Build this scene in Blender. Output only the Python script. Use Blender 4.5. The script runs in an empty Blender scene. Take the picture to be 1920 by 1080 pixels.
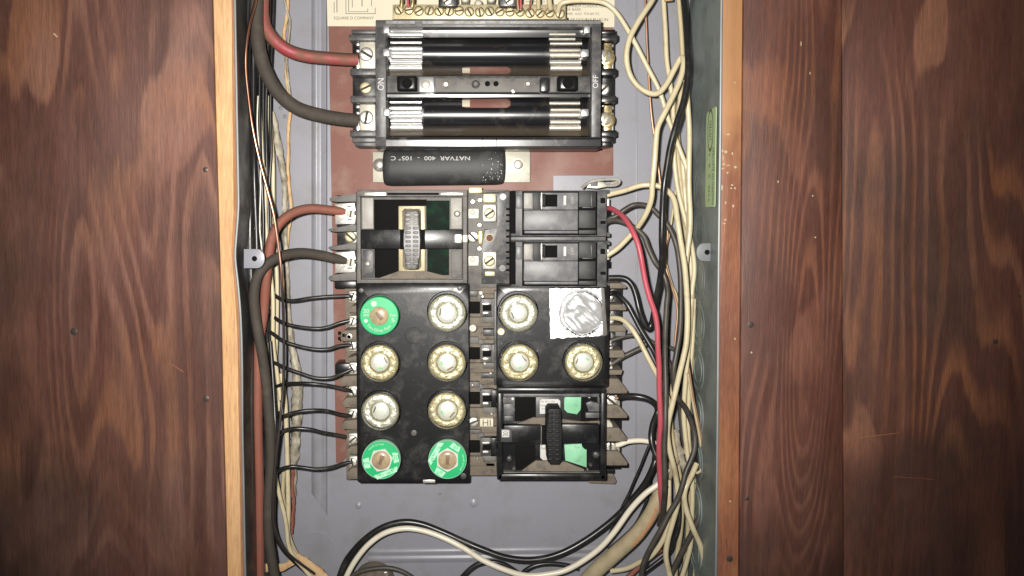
import bpy, bmesh, math, random
from mathutils import Vector, Matrix, noise
random.seed(7)
R = math.radians
scene = bpy.context.scene
COL = scene.collection

# ------------------------------------------------------------------ camera
F_PX, D_BACK, PITCH = 1500.0, 0.69, R(2.6)
AX, AY = 900.0, 470.0          # where the lens axis meets the picture (the photograph is cropped off-centre)
cam_d = bpy.data.cameras.new('camera'); cam = bpy.data.objects.new('camera', cam_d); COL.objects.link(cam)
cam_d.sensor_width = 36; cam_d.sensor_fit = 'HORIZONTAL'; cam_d.lens = 36 * F_PX / 1920
cam_d.clip_start = 0.01; cam_d.clip_end = 20
cam_d.shift_x = (960 - AX) / 1920; cam_d.shift_y = -(540 - AY) / 1920
cam.location = (0, -D_BACK, 0); cam.rotation_euler = (math.pi/2 - PITCH, 0, 0)
scene.camera = cam
# ------------------------------------------------------------------ room gloom
w = bpy.data.worlds.new('World'); scene.world = w; w.use_nodes = True
w.node_tree.nodes['Background'].inputs[0].default_value = (0.80, 0.90, 1.0, 1)
w.node_tree.nodes['Background'].inputs[1].default_value = 0.055
# ------------------------------------------------------------------ the phone's flash beside the lens
fl = bpy.data.lights.new('flash', 'SPOT'); flo = bpy.data.objects.new('flash', fl); COL.objects.link(flo)
fl.energy = 30; fl.color = (1.0, 0.96, 0.91); fl.shadow_soft_size = 0.007
fl.spot_size = R(92); fl.spot_blend = 1.0
flo.location = (-0.026, -D_BACK - 0.004, 0.020)
flo.rotation_euler = (Vector((-0.015, 0, 0.045)) - Vector(flo.location)).to_track_quat('-Z', 'Y').to_euler()
vs = scene.view_settings
vs.view_transform = 'Standard'; vs.look = 'None'; vs.gamma = 1; vs.exposure = 0.0; vs.use_curve_mapping = False

# ------------------------------------------------------------------ measuring: where a sight line meets a plane h in front of the back panel
CT, ST = math.cos(PITCH), math.sin(PITCH)
def P(px, py, h):
    u = (px - AX) / F_PX; v = (py - AY) / F_PX
    dy = CT - v * ST; dz = -ST - v * CT
    t = (D_BACK - h) / dy
    return Vector((u * t, -h, dz * t))
def SC(h): return (D_BACK - h) / F_PX
mm = 0.001

# ------------------------------------------------------------------ materials
MATS = {}
def mat(name, base, rough=0.5, metal=0.0, dust=None, bump=None, vary=0.12, vscale=60, spec=0.5, coat=0.0, trans=0.0):
    m = bpy.data.materials.new(name); m.use_nodes = True; nt = m.node_tree; b = nt.nodes['Principled BSDF']
    tc = nt.nodes.new('ShaderNodeTexCoord')
    n = nt.nodes.new('ShaderNodeTexNoise'); n.inputs['Scale'].default_value = vscale; n.inputs['Detail'].default_value = 5
    nt.links.new(tc.outputs['Object'], n.inputs['Vector'])
    mx = nt.nodes.new('ShaderNodeMix'); mx.data_type = 'RGBA'
    mx.inputs[6].default_value = tuple(c * (1 - vary) for c in base) + (1,)
    mx.inputs[7].default_value = tuple(min(1, c * (1 + vary)) for c in base) + (1,)
    nt.links.new(n.outputs['Fac'], mx.inputs[0])
    out = mx.outputs[2]
    b.inputs['Roughness'].default_value = rough; b.inputs['Metallic'].default_value = metal
    b.inputs['Specular IOR Level'].default_value = spec
    b.inputs['Coat Weight'].default_value = coat; b.inputs['Coat Roughness'].default_value = 0.08
    if dust:
        dc, lo, hi, ds, dr = dust
        n2 = nt.nodes.new('ShaderNodeTexNoise'); n2.inputs['Scale'].default_value = ds; n2.inputs['Detail'].default_value = 8
        n2.inputs['Roughness'].default_value = 0.65
        nt.links.new(tc.outputs['Object'], n2.inputs['Vector'])
        rp = nt.nodes.new('ShaderNodeMapRange'); rp.inputs[1].default_value = lo; rp.inputs[2].default_value = hi
        nt.links.new(n2.outputs['Fac'], rp.inputs[0])
        m2 = nt.nodes.new('ShaderNodeMix'); m2.data_type = 'RGBA'; m2.inputs[7].default_value = dc + (1,)
        nt.links.new(rp.outputs[0], m2.inputs[0]); nt.links.new(out, m2.inputs[6]); out = m2.outputs[2]
        m3 = nt.nodes.new('ShaderNodeMix'); m3.inputs[2].default_value = rough; m3.inputs[3].default_value = dr
        nt.links.new(rp.outputs[0], m3.inputs[0]); nt.links.new(m3.outputs[0], b.inputs['Roughness'])
        if metal > 0:
            m4 = nt.nodes.new('ShaderNodeMix'); m4.inputs[2].default_value = metal; m4.inputs[3].default_value = 0.0
            nt.links.new(rp.outputs[0], m4.inputs[0]); nt.links.new(m4.outputs[0], b.inputs['Metallic'])
    nt.links.new(out, b.inputs['Base Color'])
    if bump:
        n3 = nt.nodes.new('ShaderNodeTexNoise'); n3.inputs['Scale'].default_value = bump[0]; n3.inputs['Detail'].default_value = 4
        nt.links.new(tc.outputs['Object'], n3.inputs['Vector'])
        bp = nt.nodes.new('ShaderNodeBump'); bp.inputs['Strength'].default_value = bump[1]; bp.inputs['Distance'].default_value = bump[2] if len(bump) > 2 else 0.0006
        nt.links.new(n3.outputs['Fac'], bp.inputs['Height']); nt.links.new(bp.outputs[0], b.inputs['Normal'])
    MATS[name] = m
    return m
TAUPE = (0.17, 0.14, 0.105)
mat('steel_paint', (0.270, 0.270, 0.302), 0.36, dust=((0.185, 0.178, 0.172), 0.48, 0.82, 26, 0.6), bump=(500, 0.14, 0.0003), vary=0.09, vscale=12)
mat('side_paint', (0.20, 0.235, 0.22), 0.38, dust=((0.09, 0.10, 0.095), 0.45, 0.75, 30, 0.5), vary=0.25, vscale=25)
mat('side_grime_shade', (0.030, 0.034, 0.034), 0.28, dust=((0.012, 0.012, 0.012), 0.4, 0.7, 40, 0.5), vary=0.3, vscale=25)  # left wall: grime plus its shade, both put into the near-black colour
mat('tab_grey', (0.17, 0.18, 0.185), 0.5)
mat('raw_edge', (0.42, 0.43, 0.42), 0.4, 0.6, vary=0.2)
mat('fibre', (0.225, 0.105, 0.082), 0.50, dust=((0.32, 0.21, 0.165), 0.50, 0.80, 35, 0.7), bump=(700, 0.2, 0.0002), vary=0.12, vscale=14)
mat('paper', (0.66, 0.61, 0.46), 0.7, vary=0.06)
mat('ink', (0.11, 0.10, 0.085), 0.8, vary=0.3, vscale=900)
mat('white_ink', (0.58, 0.57, 0.54), 0.7)
mat('bakelite', (0.0095, 0.0095, 0.010), 0.30, dust=((0.060, 0.055, 0.048), 0.50, 0.95, 75, 0.55), bump=(500, 0.15, 0.0002), vary=0.3)
mat('bakelite_grey', (0.055, 0.055, 0.057), 0.40, dust=((0.17, 0.155, 0.13), 0.45, 0.8, 120, 0.65), bump=(420, 0.25, 0.0003), vary=0.25)
mat('bakelite_gloss', (0.010, 0.010, 0.011), 0.24, dust=((0.085, 0.068, 0.046), 0.58, 0.9, 40, 0.55), bump=(160, 0.06, 0.0003), vary=0.2)
def settle(name, col, lo, hi):
    nt = MATS[name].node_tree; b = nt.nodes['Principled BSDF']; src = b.inputs['Base Color'].links[0].from_socket
    g = nt.nodes.new('ShaderNodeNewGeometry'); sp_ = nt.nodes.new('ShaderNodeSeparateXYZ'); nt.links.new(g.outputs['True Normal'], sp_.inputs[0])
    mr = nt.nodes.new('ShaderNodeMapRange'); mr.inputs[1].default_value = lo; mr.inputs[2].default_value = hi; nt.links.new(sp_.outputs['Z'], mr.inputs[0])
    mx = nt.nodes.new('ShaderNodeMix'); mx.data_type = 'RGBA'; mx.inputs[7].default_value = col + (1,)
    nt.links.new(mr.outputs[0], mx.inputs[0]); nt.links.new(src, mx.inputs[6]); nt.links.new(mx.outputs[2], b.inputs['Base Color'])
settle('bakelite_gloss', (0.12, 0.092, 0.062), 0.45, 0.99)
mat('bakelite_and_void', (0.005, 0.005, 0.005), 0.8, vary=0.2, spec=0.12)  # dull black bakelite, also painted where deep openings lie in shade
mat('breaker_case', (0.060, 0.061, 0.064), 0.42, dust=((0.21, 0.205, 0.195), 0.42, 0.80, 85, 0.55), bump=(600, 0.2, 0.0002), vary=0.25)  # dust spread wide so the colour also carries the flash sheen
mat('breaker_dark', (0.014, 0.016, 0.016), 0.55, dust=((0.07, 0.065, 0.055), 0.5, 0.9, 110, 0.6))
mat('dusty', TAUPE, 0.75, dust=((0.055, 0.047, 0.038), 0.5, 0.72, 110, 0.6), bump=(700, 0.4, 0.0003), vary=0.2, vscale=200)
mat('dusty_grey', (0.14, 0.132, 0.118), 0.6, dust=((0.06, 0.056, 0.05), 0.46, 0.7, 130, 0.5), bump=(600, 0.3, 0.0003), vary=0.25)
mat('tin', (0.72, 0.69, 0.62), 0.36, 0.75, dust=((0.40, 0.36, 0.27), 0.52, 0.8, 260, 0.55), bump=(420, 0.35, 0.0003), vary=0.1)
mat('tin_dull', (0.60, 0.575, 0.485), 0.46, 0.6, dust=((0.42, 0.38, 0.28), 0.48, 0.75, 200, 0.6), bump=(420, 0.3, 0.0003), vary=0.12)
mat('chrome', (0.80, 0.80, 0.785), 0.30, 0.85, dust=((0.30, 0.26, 0.19), 0.60, 0.85, 160, 0.5), bump=(240, 0.12, 0.0003), vary=0.05)
mat('brass', (0.58, 0.46, 0.24), 0.34, 0.9, dust=((0.34, 0.26, 0.13), 0.52, 0.8, 300, 0.5), bump=(500, 0.35, 0.0003), vary=0.15)
mat('brass_pale', (0.56, 0.485, 0.30), 0.45, 0.55, dust=((0.45, 0.36, 0.20), 0.5, 0.8, 240, 0.6), bump=(500, 0.3, 0.0003), vary=0.12)
mat('copper', (0.52, 0.30, 0.19), 0.4, 0.6, vary=0.25, vscale=120)
mat('pin_white', (0.56, 0.53, 0.43), 0.40, vary=0.1, vscale=400)
mat('sleeve', (0.028, 0.029, 0.029), 0.55, dust=((0.10, 0.10, 0.095), 0.50, 0.9, 60, 0.7), bump=(800, 0.4, 0.0003), vary=0.2)
mat('cream', (0.60, 0.52, 0.335), 0.33, dust=((0.33, 0.255, 0.135), 0.52, 0.80, 70, 0.6), bump=(200, 0.12, 0.0003), vary=0.14, vscale=30)
mat('cream_dull', (0.50, 0.42, 0.25), 0.5, dust=((0.30, 0.24, 0.14), 0.5, 0.8, 60, 0.7), bump=(200, 0.15, 0.0003), vary=0.12, vscale=40)
mat('white_wire', (0.75, 0.69, 0.55), 0.32, dust=((0.48, 0.40, 0.28), 0.56, 0.85, 70, 0.6), vary=0.06)
mat('black_wire', (0.013, 0.013, 0.013), 0.30, dust=((0.055, 0.049, 0.041), 0.50, 0.85, 55, 0.6), bump=(240, 0.15, 0.0003), vary=0.2)
mat('grimy_wire', (0.062, 0.054, 0.043), 0.5, dust=((0.022, 0.020, 0.018), 0.46, 0.72, 50, 0.38), bump=(300, 0.25, 0.0003), vary=0.25)
mat('old_rubber', (0.052, 0.042, 0.032), 0.78, dust=((0.10, 0.082, 0.058), 0.52, 0.8, 70, 0.85), bump=(700, 0.5, 0.0004), vary=0.3, vscale=90)
mat('red_wire', (0.45, 0.075, 0.100), 0.42, dust=((0.30, 0.10, 0.09), 0.52, 0.85, 60, 0.6), vary=0.1)
mat('red_main', (0.33, 0.045, 0.055), 0.5, dust=((0.20, 0.085, 0.055), 0.44, 0.62, 70, 0.75), bump=(500, 0.4, 0.0003), vary=0.15)
mat('rust_cable', (0.27, 0.085, 0.055), 0.65, dust=((0.17, 0.075, 0.05), 0.42, 0.72, 60, 0.8), bump=(600, 0.4, 0.0003), vary=0.2)
mat('paper_sheath', (0.42, 0.38, 0.29), 0.5, dust=((0.17, 0.15, 0.11), 0.42, 0.66, 90, 0.7), bump=(260, 0.7, 0.0012), vary=0.3, vscale=160)
mat('jacket', (0.40, 0.33, 0.20), 0.75, dust=((0.22, 0.18, 0.11), 0.46, 0.78, 55, 0.85), bump=(500, 0.35, 0.0003), vary=0.12, vscale=60)
mat('torn_paper', (0.60, 0.42, 0.22), 0.7, dust=((0.62, 0.28, 0.10), 0.50, 0.7, 120, 0.8), bump=(500, 0.6, 0.0006), vary=0.2, vscale=150)
mat('orange_ink', (0.62, 0.20, 0.07), 0.7)
mat('green_face', (0.018, 0.44, 0.155), 0.42, vary=0.1)
mat('pale_green', (0.42, 0.80, 0.54), 0.5, vary=0.15, vscale=300)
mat('green_window', (0.24, 0.56, 0.33), 0.5, dust=((0.10, 0.24, 0.13), 0.54, 0.78, 150, 0.6), bump=(260, 0.4, 0.0005), vary=0.25, vscale=90)
mat('dark_green', (0.004, 0.010, 0.007), 0.7, dust=((0.004, 0.045, 0.018), 0.5, 0.8, 90, 0.7), spec=0.15)
mat('tan_window', (0.44, 0.34, 0.20), 0.35, dust=((0.26, 0.19, 0.12), 0.42, 0.75, 160, 0.4), bump=(200, 0.4, 0.0004), coat=0.6, vary=0.2)
mat('fuse_gold', (0.70, 0.63, 0.45), 0.42, 0.55, dust=((0.22, 0.175, 0.085), 0.50, 0.64, 620, 0.4), bump=(380, 0.9, 0.0010), vary=0.2, vscale=300, coat=0.5)
mat('fuse_silver', (0.72, 0.71, 0.66), 0.38, 0.6, dust=((0.22, 0.21, 0.16), 0.54, 0.74, 330, 0.4), bump=(340, 0.9, 0.0010), vary=0.15, vscale=300, coat=0.5)
mat('fuse_rim', (0.25, 0.24, 0.18), 0.25, dust=((0.16, 0.15, 0.10), 0.45, 0.7, 240, 0.3), bump=(300, 0.4, 0.0004), coat=0.8, vary=0.2, vscale=200)
mat('grip_grey', (0.16, 0.155, 0.145), 0.42, dust=((0.30, 0.29, 0.27), 0.5, 0.8, 200, 0.5), vary=0.2, vscale=160)
mat('flap', (0.30, 0.285, 0.25), 0.48, dust=((0.42, 0.40, 0.36), 0.48, 0.78, 170, 0.6), bump=(500, 0.4, 0.0003), vary=0.2, vscale=160)
mat('slot_dirt', (0.035, 0.03, 0.022), 0.7)
mat('breaker_face', (0.125, 0.125, 0.13), 0.42, dust=((0.28, 0.275, 0.265), 0.44, 0.82, 95, 0.55), bump=(600, 0.25, 0.0002), vary=0.2)  # grey holds both dust and the flash sheen on the faces
mat('handle_black', (0.013, 0.013, 0.013), 0.6, spec=0.3)
mat('mica', (0.88, 0.89, 0.88), 0.34, 0.45, dust=((0.55, 0.62, 0.60), 0.56, 0.75, 170, 0.35), bump=(150, 0.4, 0.0006), coat=0.7, vary=0.06)
mat('fuse_element', (0.20, 0.13, 0.08), 0.5)
mat('foil', (0.86, 0.86, 0.85), 0.36, 0.66, bump=(120, 0.15, 0.0004), vary=0.03)
mat('sticker', (0.45, 0.58, 0.30), 0.55, dust=((0.36, 0.45, 0.24), 0.5, 0.8, 150, 0.7))
mat('rust', (0.12, 0.05, 0.03), 0.7)
mat('paint_speck', (0.46, 0.38, 0.24), 0.5)
mat('nail', (0.09, 0.07, 0.06), 0.45, 0.5)
def glassy():
    m = bpy.data.materials.new('clear_glass'); m.use_nodes = True; nt = m.node_tree
    for n in list(nt.nodes):
        if n.type != 'OUTPUT_MATERIAL': nt.nodes.remove(n)
    tr = nt.nodes.new('ShaderNodeBsdfTransparent'); tr.inputs[0].default_value = (0.95, 0.95, 0.90, 1)
    gl = nt.nodes.new('ShaderNodeBsdfGlossy'); gl.inputs['Roughness'].default_value = 0.06
    fr = nt.nodes.new('ShaderNodeFresnel'); fr.inputs[0].default_value = 1.5
    tc = nt.nodes.new('ShaderNodeTexCoord'); nz = nt.nodes.new('ShaderNodeTexNoise'); nz.inputs['Scale'].default_value = 160
    bp = nt.nodes.new('ShaderNodeBump'); bp.inputs['Strength'].default_value = 0.3; bp.inputs['Distance'].default_value = 0.0006
    nt.links.new(tc.outputs['Object'], nz.inputs['Vector']); nt.links.new(nz.outputs[0], bp.inputs['Height'])
    nt.links.new(bp.outputs[0], gl.inputs['Normal']); nt.links.new(bp.outputs[0], fr.inputs['Normal'])
    mx = nt.nodes.new('ShaderNodeMixShader'); nt.links.new(fr.outputs[0], mx.inputs[0])
    nt.links.new(tr.outputs[0], mx.inputs[1]); nt.links.new(gl.outputs[0], mx.inputs[2])
    nt.links.new(mx.outputs[0], nt.nodes['Material Output'].inputs[0])
    MATS['clear_glass'] = m
glassy()
settle('red_main', (0.105, 0.052, 0.036), 0.15, 0.6)
settle('rust_cable', (0.17, 0.080, 0.055), 0.2, 0.9)
settle('fuse_rim', (0.16, 0.15, 0.12), 0.3, 0.9)

def wood(name, dark, mid, light, seed, xs=7.0, zs=1.5, rings=9.0, contrast=1.0, rough=0.42, stain=0.75, stain_col=(0.030, 0.022, 0.015)):
    m = bpy.data.materials.new(name); m.use_nodes = True; nt = m.node_tree; b = nt.nodes['Principled BSDF']
    N = nt.nodes.new; L = nt.links.new
    tc = N('ShaderNodeTexCoord')
    def noise_n(sx, sz, detail, rgh=0.5, off=0.0):
        mp = N('ShaderNodeMapping'); mp.inputs['Scale'].default_value = (sx, 1, sz); mp.inputs['Location'].default_value = (seed + off, seed * 0.7, off)
        L(tc.outputs['Object'], mp.inputs['Vector'])
        n = N('ShaderNodeTexNoise'); n.inputs['Scale'].default_value = 1; n.inputs['Detail'].default_value = detail; n.inputs['Roughness'].default_value = rgh
        L(mp.outputs[0], n.inputs['Vector']); return n.outputs['Fac']
    def math_n(op, a, bb):
        k = N('ShaderNodeMath'); k.operation = op
        for i, q in enumerate((a, bb)):
            if q is None: continue
            if isinstance(q, (int, float)): k.inputs[i].default_value = q
            else: L(q, k.inputs[i])
        return k.outputs[0]
    def mapr(v, a, bq, c=0.0, d=1.0):
        k = N('ShaderNodeMapRange'); k.interpolation_type = 'SMOOTHSTEP'
        L(v, k.inputs[0]); k.inputs[1].default_value = a; k.inputs[2].default_value = bq; k.inputs[3].default_value = c; k.inputs[4].default_value = d
        return k.outputs[0]
    def mixc(f, a, bb):
        k = N('ShaderNodeMix'); k.data_type = 'RGBA'; L(f, k.inputs[0])
        for i, q in ((6, a), (7, bb)):
            if isinstance(q, tuple): k.inputs[i].default_value = q + (1,)
            else: L(q, k.inputs[i])
        return k.outputs[2]
    field = noise_n(xs, zs, 1.0, 0.3)
    jag = math_n('SUBTRACT', noise_n(240, 16, 4, 0.65, 3.1), 0.5)
    wob = math_n('SUBTRACT', noise_n(45, 14, 2, 0.5, 8.3), 0.5)
    f2 = math_n('ADD', field, math_n('ADD', math_n('MULTIPLY', jag, 0.016), math_n('MULTIPLY', wob, 0.020)))
    fr = math_n('FRACT', math_n('MULTIPLY', f2, rings), None)
    ringv = math_n('MULTIPLY', mapr(fr, 0.18, 0.50), mapr(fr, 0.60, 0.78, 1.0, 0.0))
    patch = mapr(noise_n(8, 6.5, 2, 0.5, 9.0), 0.40, 0.64)
    ringv = math_n('MULTIPLY', ringv, math_n('ADD', math_n('MULTIPLY', patch, 0.46 * contrast), 0.06))
    isl = math_n('ADD', noise_n(24, 6.5, 1.5, 0.4, 44.0), math_n('ADD', math_n('MULTIPLY', jag, 0.10), math_n('MULTIPLY', wob, 0.12)))
    isl = math_n('MULTIPLY', mapr(isl, 0.545, 0.585), mapr(noise_n(6, 5, 2, 0.5, 61.0), 0.44, 0.62, 0.0, 0.66 * contrast))
    fibre = math_n('ADD', math_n('MULTIPLY', noise_n(1100, 90, 3, 0.6, 5.0), 0.6), math_n('MULTIPLY', noise_n(330, 14, 3, 0.6, 6.0), 0.4))
    base = mixc(mapr(noise_n(22, 9.0, 4, 0.6, 12.0), 0.34, 0.66), dark, mid)
    hue = mapr(noise_n(7, 6, 2, 0.5, 77.0), 0.42, 0.60)
    warm = mixc(hue, light, tuple(q * f for q, f in zip(light, (1.10, 0.98, 0.70))))
    c = mixc(ringv, base, warm)
    c = mixc(isl, c, warm)
    c = mixc(mapr(noise_n(5.5, 5.0, 4, 0.6, 21.0), 0.44, 0.66, 0, stain), c, stain_col)
    k = N('ShaderNodeMix'); k.data_type = 'RGBA'; k.blend_type = 'MULTIPLY'; k.inputs[0].default_value = 1.0
    L(c, k.inputs[6])
    g = mapr(fibre, 0.32, 0.68, 0.74, 1.16); cc = N('ShaderNodeCombineColor')
    for i in range(3): L(g, cc.inputs[i])
    L(cc.outputs[0], k.inputs[7]); L(k.outputs[2], b.inputs['Base Color'])
    L(mapr(noise_n(60, 8, 3, 0.6, 2.0), 0.3, 0.7, rough - 0.06, rough + 0.16), b.inputs['Roughness'])
    bp = N('ShaderNodeBump'); bp.inputs['Strength'].default_value = 0.35; bp.inputs['Distance'].default_value = 0.0006
    L(math_n('ADD', fibre, math_n('MULTIPLY', noise_n(14, 3, 2, 0.5, 30.0), 2.5)), bp.inputs['Height']); L(bp.outputs[0], b.inputs['Normal'])
    MATS[name] = m
wood('ply_left', (0.088, 0.0345, 0.0235), (0.130, 0.054, 0.038), (0.245, 0.118, 0.086), 36.2, 16, 2.0, 21.0, 1.2, 0.50, 0.72, (0.056, 0.030, 0.019))
wood('ply_right', (0.088, 0.0315, 0.0205), (0.132, 0.050, 0.033), (0.235, 0.100, 0.066), 23.1, 19, 2.4, 20.0, 1.2, 0.48, 0.7, (0.050, 0.026, 0.017))
wood('ply_right_b', (0.088, 0.031, 0.020), (0.132, 0.049, 0.031), (0.265, 0.112, 0.064), 61.7, 14, 2.2, 19.0, 1.3, 0.48, 0.75, (0.045, 0.025, 0.016))
wood('raw_pine', (0.60, 0.35, 0.165), (0.66, 0.40, 0.20), (0.72, 0.47, 0.25), 5.0, 30, 1.2, 5.0, 0.5, 0.55, 0.25, (0.50, 0.25, 0.10))
wood('raw_rough', (0.34, 0.16, 0.07), (0.45, 0.22, 0.10), (0.52, 0.28, 0.14), 8.0, 90, 30, 3.0, 0.5, 0.7, 0.4, (0.20, 0.09, 0.05))
wood('stained_edge', (0.20, 0.075, 0.042), (0.29, 0.115, 0.058), (0.46, 0.24, 0.105), 41.0, 30, 1.6, 5.0, 0.8, 0.42, 0.35, (0.10, 0.035, 0.02))
def raw_above(name, col, z0, z1):     # the stain never reached this end of the board
    nt = MATS[name].node_tree; b = nt.nodes['Principled BSDF']; src = b.inputs['Base Color'].links[0].from_socket
    tc = nt.nodes.new('ShaderNodeNewGeometry'); sx = nt.nodes.new('ShaderNodeSeparateXYZ'); nt.links.new(tc.outputs['Position'], sx.inputs[0])
    nz = nt.nodes.new('ShaderNodeTexNoise'); nz.inputs['Scale'].default_value = 40; nt.links.new(tc.outputs['Position'], nz.inputs['Vector'])
    ad = nt.nodes.new('ShaderNodeMath'); ad.operation = 'MULTIPLY_ADD'; ad.inputs[1].default_value = 0.12; nt.links.new(nz.outputs[0], ad.inputs[0]); nt.links.new(sx.outputs['Z'], ad.inputs[2])
    mr = nt.nodes.new('ShaderNodeMapRange'); mr.inputs[1].default_value = z0 + 0.06; mr.inputs[2].default_value = z1 + 0.06; mr.inputs[4].default_value = 0.6; nt.links.new(ad.outputs[0], mr.inputs[0])
    mx = nt.nodes.new('ShaderNodeMix'); mx.data_type = 'RGBA'; mx.inputs[7].default_value = col + (1,)
    nt.links.new(mr.outputs[0], mx.inputs[0]); nt.links.new(src, mx.inputs[6]); nt.links.new(mx.outputs[2], b.inputs['Base Color'])
raw_above('stained_edge', (0.50, 0.27, 0.115), 0.02, 0.10)
# tarnishing copper: bright above, oxidised brown-black below
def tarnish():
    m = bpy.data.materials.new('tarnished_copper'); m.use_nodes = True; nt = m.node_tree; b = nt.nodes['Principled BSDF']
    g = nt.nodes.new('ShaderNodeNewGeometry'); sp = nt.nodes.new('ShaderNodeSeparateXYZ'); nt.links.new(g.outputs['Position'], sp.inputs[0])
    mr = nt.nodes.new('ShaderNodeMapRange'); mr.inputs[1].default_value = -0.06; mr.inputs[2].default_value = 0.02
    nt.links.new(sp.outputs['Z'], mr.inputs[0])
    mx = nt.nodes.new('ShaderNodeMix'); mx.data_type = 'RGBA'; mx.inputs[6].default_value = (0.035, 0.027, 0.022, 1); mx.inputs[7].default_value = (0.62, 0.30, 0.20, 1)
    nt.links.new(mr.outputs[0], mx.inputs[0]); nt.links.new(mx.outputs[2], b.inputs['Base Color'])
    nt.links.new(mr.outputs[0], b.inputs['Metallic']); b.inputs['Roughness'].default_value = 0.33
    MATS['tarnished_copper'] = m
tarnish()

# ------------------------------------------------------------------ mesh helpers
ORG = {}
class MB:
    def __init__(s): s.bm = bmesh.new()
    def _face(s, vs):
        try: return s.bm.faces.new(vs)
        except ValueError: return None
    def solid(s, front, back, bev=0.0, seg=2):
        """closed prism between two matching loops"""
        a = [s.bm.verts.new(v) for v in front]; b = [s.bm.verts.new(v) for v in back]
        fs = [s._face(a), s._face(b[::-1])]; n = len(a)
        for i in range(n): fs.append(s._face([a[i], b[i], b[(i+1) % n], a[(i+1) % n]]))
        if bev > 0:
            ed = set()
            for f in fs[:1]:
                for e in f.edges: ed.add(e)
            for i in range(n):
                e = s.bm.edges.get((a[i], b[i]))
                if e and n <= 6: ed.add(e)
            bmesh.ops.bevel(s.bm, geom=list(ed), offset=bev, segments=seg, profile=0.5, affect='EDGES', clamp_overlap=True)
        return s
    def box(s, x0, y0, x1, y1, h0, h1, bev=0.5):
        h0 *= mm; h1 *= mm
        ym = (y0 + y1) / 2; xm = (x0 + x1) / 2
        xl = P(x0, ym, h1).x; xr = P(x1, ym, h1).x; zt = P(xm, y0, h1).z; zb = P(xm, y1, h1).z
        c = [(xl, zt), (xr, zt), (xr, zb), (xl, zb)]
        return s.solid([Vector((x, -h1, z)) for x, z in c], [Vector((x, -h0, z)) for x, z in c], bev * mm)
    def poly(s, pts, h0, h1, bev=0.0):
        h0 *= mm; h1 *= mm
        q = [P(x, y, h1) for x, y in pts]
        return s.solid(q, [Vector((v.x, -h0, v.z)) for v in q], bev * mm)
    def wedge(s, pts):  # list of (px,py,h) front loop, back loop at h-thick
        q = [P(x, y, h * mm) for x, y, h in pts]
        return s.solid(q, [v + Vector((0, 0.002, 0)) for v in q], 0)
    def lathe(s, cx, cy, prof, href=None, n=36, knurl=0.0, sy=1.0):
        href = prof[-1][1] if href is None else href
        c = P(cx, cy, href * mm); k = SC(href * mm)
        rings = []
        for r, h in prof:
            ring = []
            for i in range(n):
                a = 2 * math.pi * i / n; rr = r * k
                if knurl and i % 2: rr *= (1 - knurl)
                ring.append(s.bm.verts.new((c.x + rr * math.cos(a), -h * mm, c.z + rr * math.sin(a) * sy)))
            rings.append(ring)
        for a, b in zip(rings, rings[1:]):
            for i in range(n): s._face([a[i], a[(i+1) % n], b[(i+1) % n], b[i]])
        s._face(rings[0][::-1]); s._face(rings[-1])
        return s
    def extr_x(s, x0, x1, prof, href=None, bev=0.0):
        """closed cross-section of (py,h) run along x"""
        hm = href if href is not None else max(h for _, h in prof)
        ym = sum(y for y, _ in prof) / len(prof)
        xl = P(x0, ym, hm * mm).x; xr = P(x1, ym, hm * mm).x; xm = (x0 + x1) / 2
        q = [(P(xm, y, h * mm).z, -h * mm) for y, h in prof]
        return s.solid([Vector((xl, y, z)) for z, y in q], [Vector((xr, y, z)) for z, y in q], bev * mm)
    def extr_y(s, y0, y1, prof, href=None):
        hm = href if href is not None else max(h for _, h in prof)
        zt = P(960, y0, hm * mm).z; zb = P(960, y1, hm * mm).z; ym = (y0 + y1) / 2
        q = [(P(x, ym, h * mm).x, -h * mm) for x, h in prof]
        return s.solid([Vector((x, y, zt)) for x, y in q], [Vector((x, y, zb)) for x, y in q])
    def tube(s, pts, r, sub=7, n=10, rough=0.0, flat=1.0):
        """pts: world vectors, r metres (number or list)"""
        m = len(pts); path = []; rad = []
        rr = r if isinstance(r, list) else [r] * m
        for i in range(m - 1):
            p0 = pts[max(i-1, 0)]; p1 = pts[i]; p2 = pts[i+1]; p3 = pts[min(i+2, m-1)]
            for j in range(sub):
                t = j / sub; t2 = t*t; t3 = t2*t
                path.append(0.5 * ((2*p1) + (p2-p0)*t + (2*p0-5*p1+4*p2-p3)*t2 + (3*p1-p0-3*p2+p3)*t3)); rad.append(rr[i]*(1-t)+rr[i+1]*t)
        path.append(pts[-1]); rad.append(rr[-1])
        rings = []; up = Vector((0, -1, 0)); prev = None
        for i, p in enumerate(path):
            d = (path[min(i+1, len(path)-1)] - path[max(i-1, 0)]).normalized()
            if prev is None:
                a = up - d * up.dot(d)
                if a.length < 1e-4: a = Vector((1, 0, 0)) - d * d.x
            else: a = prev - d * prev.dot(d)
            a.normalize(); prev = a; b = d.cross(a); ring = []
            for k in range(n):
                t = 2*math.pi*k/n; q = rad[i]
                if rough: q *= 1 + rough * noise.noise(p * 160 + Vector((math.cos(t), math.sin(t), 0)) * 1.7)
                ring.append(s.bm.verts.new(p + a * (math.cos(t) * q * flat) + b * (math.sin(t) * q)))
            rings.append(ring)
        for x, y in zip(rings, rings[1:]):
            for k in range(n): s._face([x[k], x[(k+1) % n], y[(k+1) % n], y[k]])
        s._face(rings[0][::-1]); s._face(rings[-1])
        return s
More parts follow.
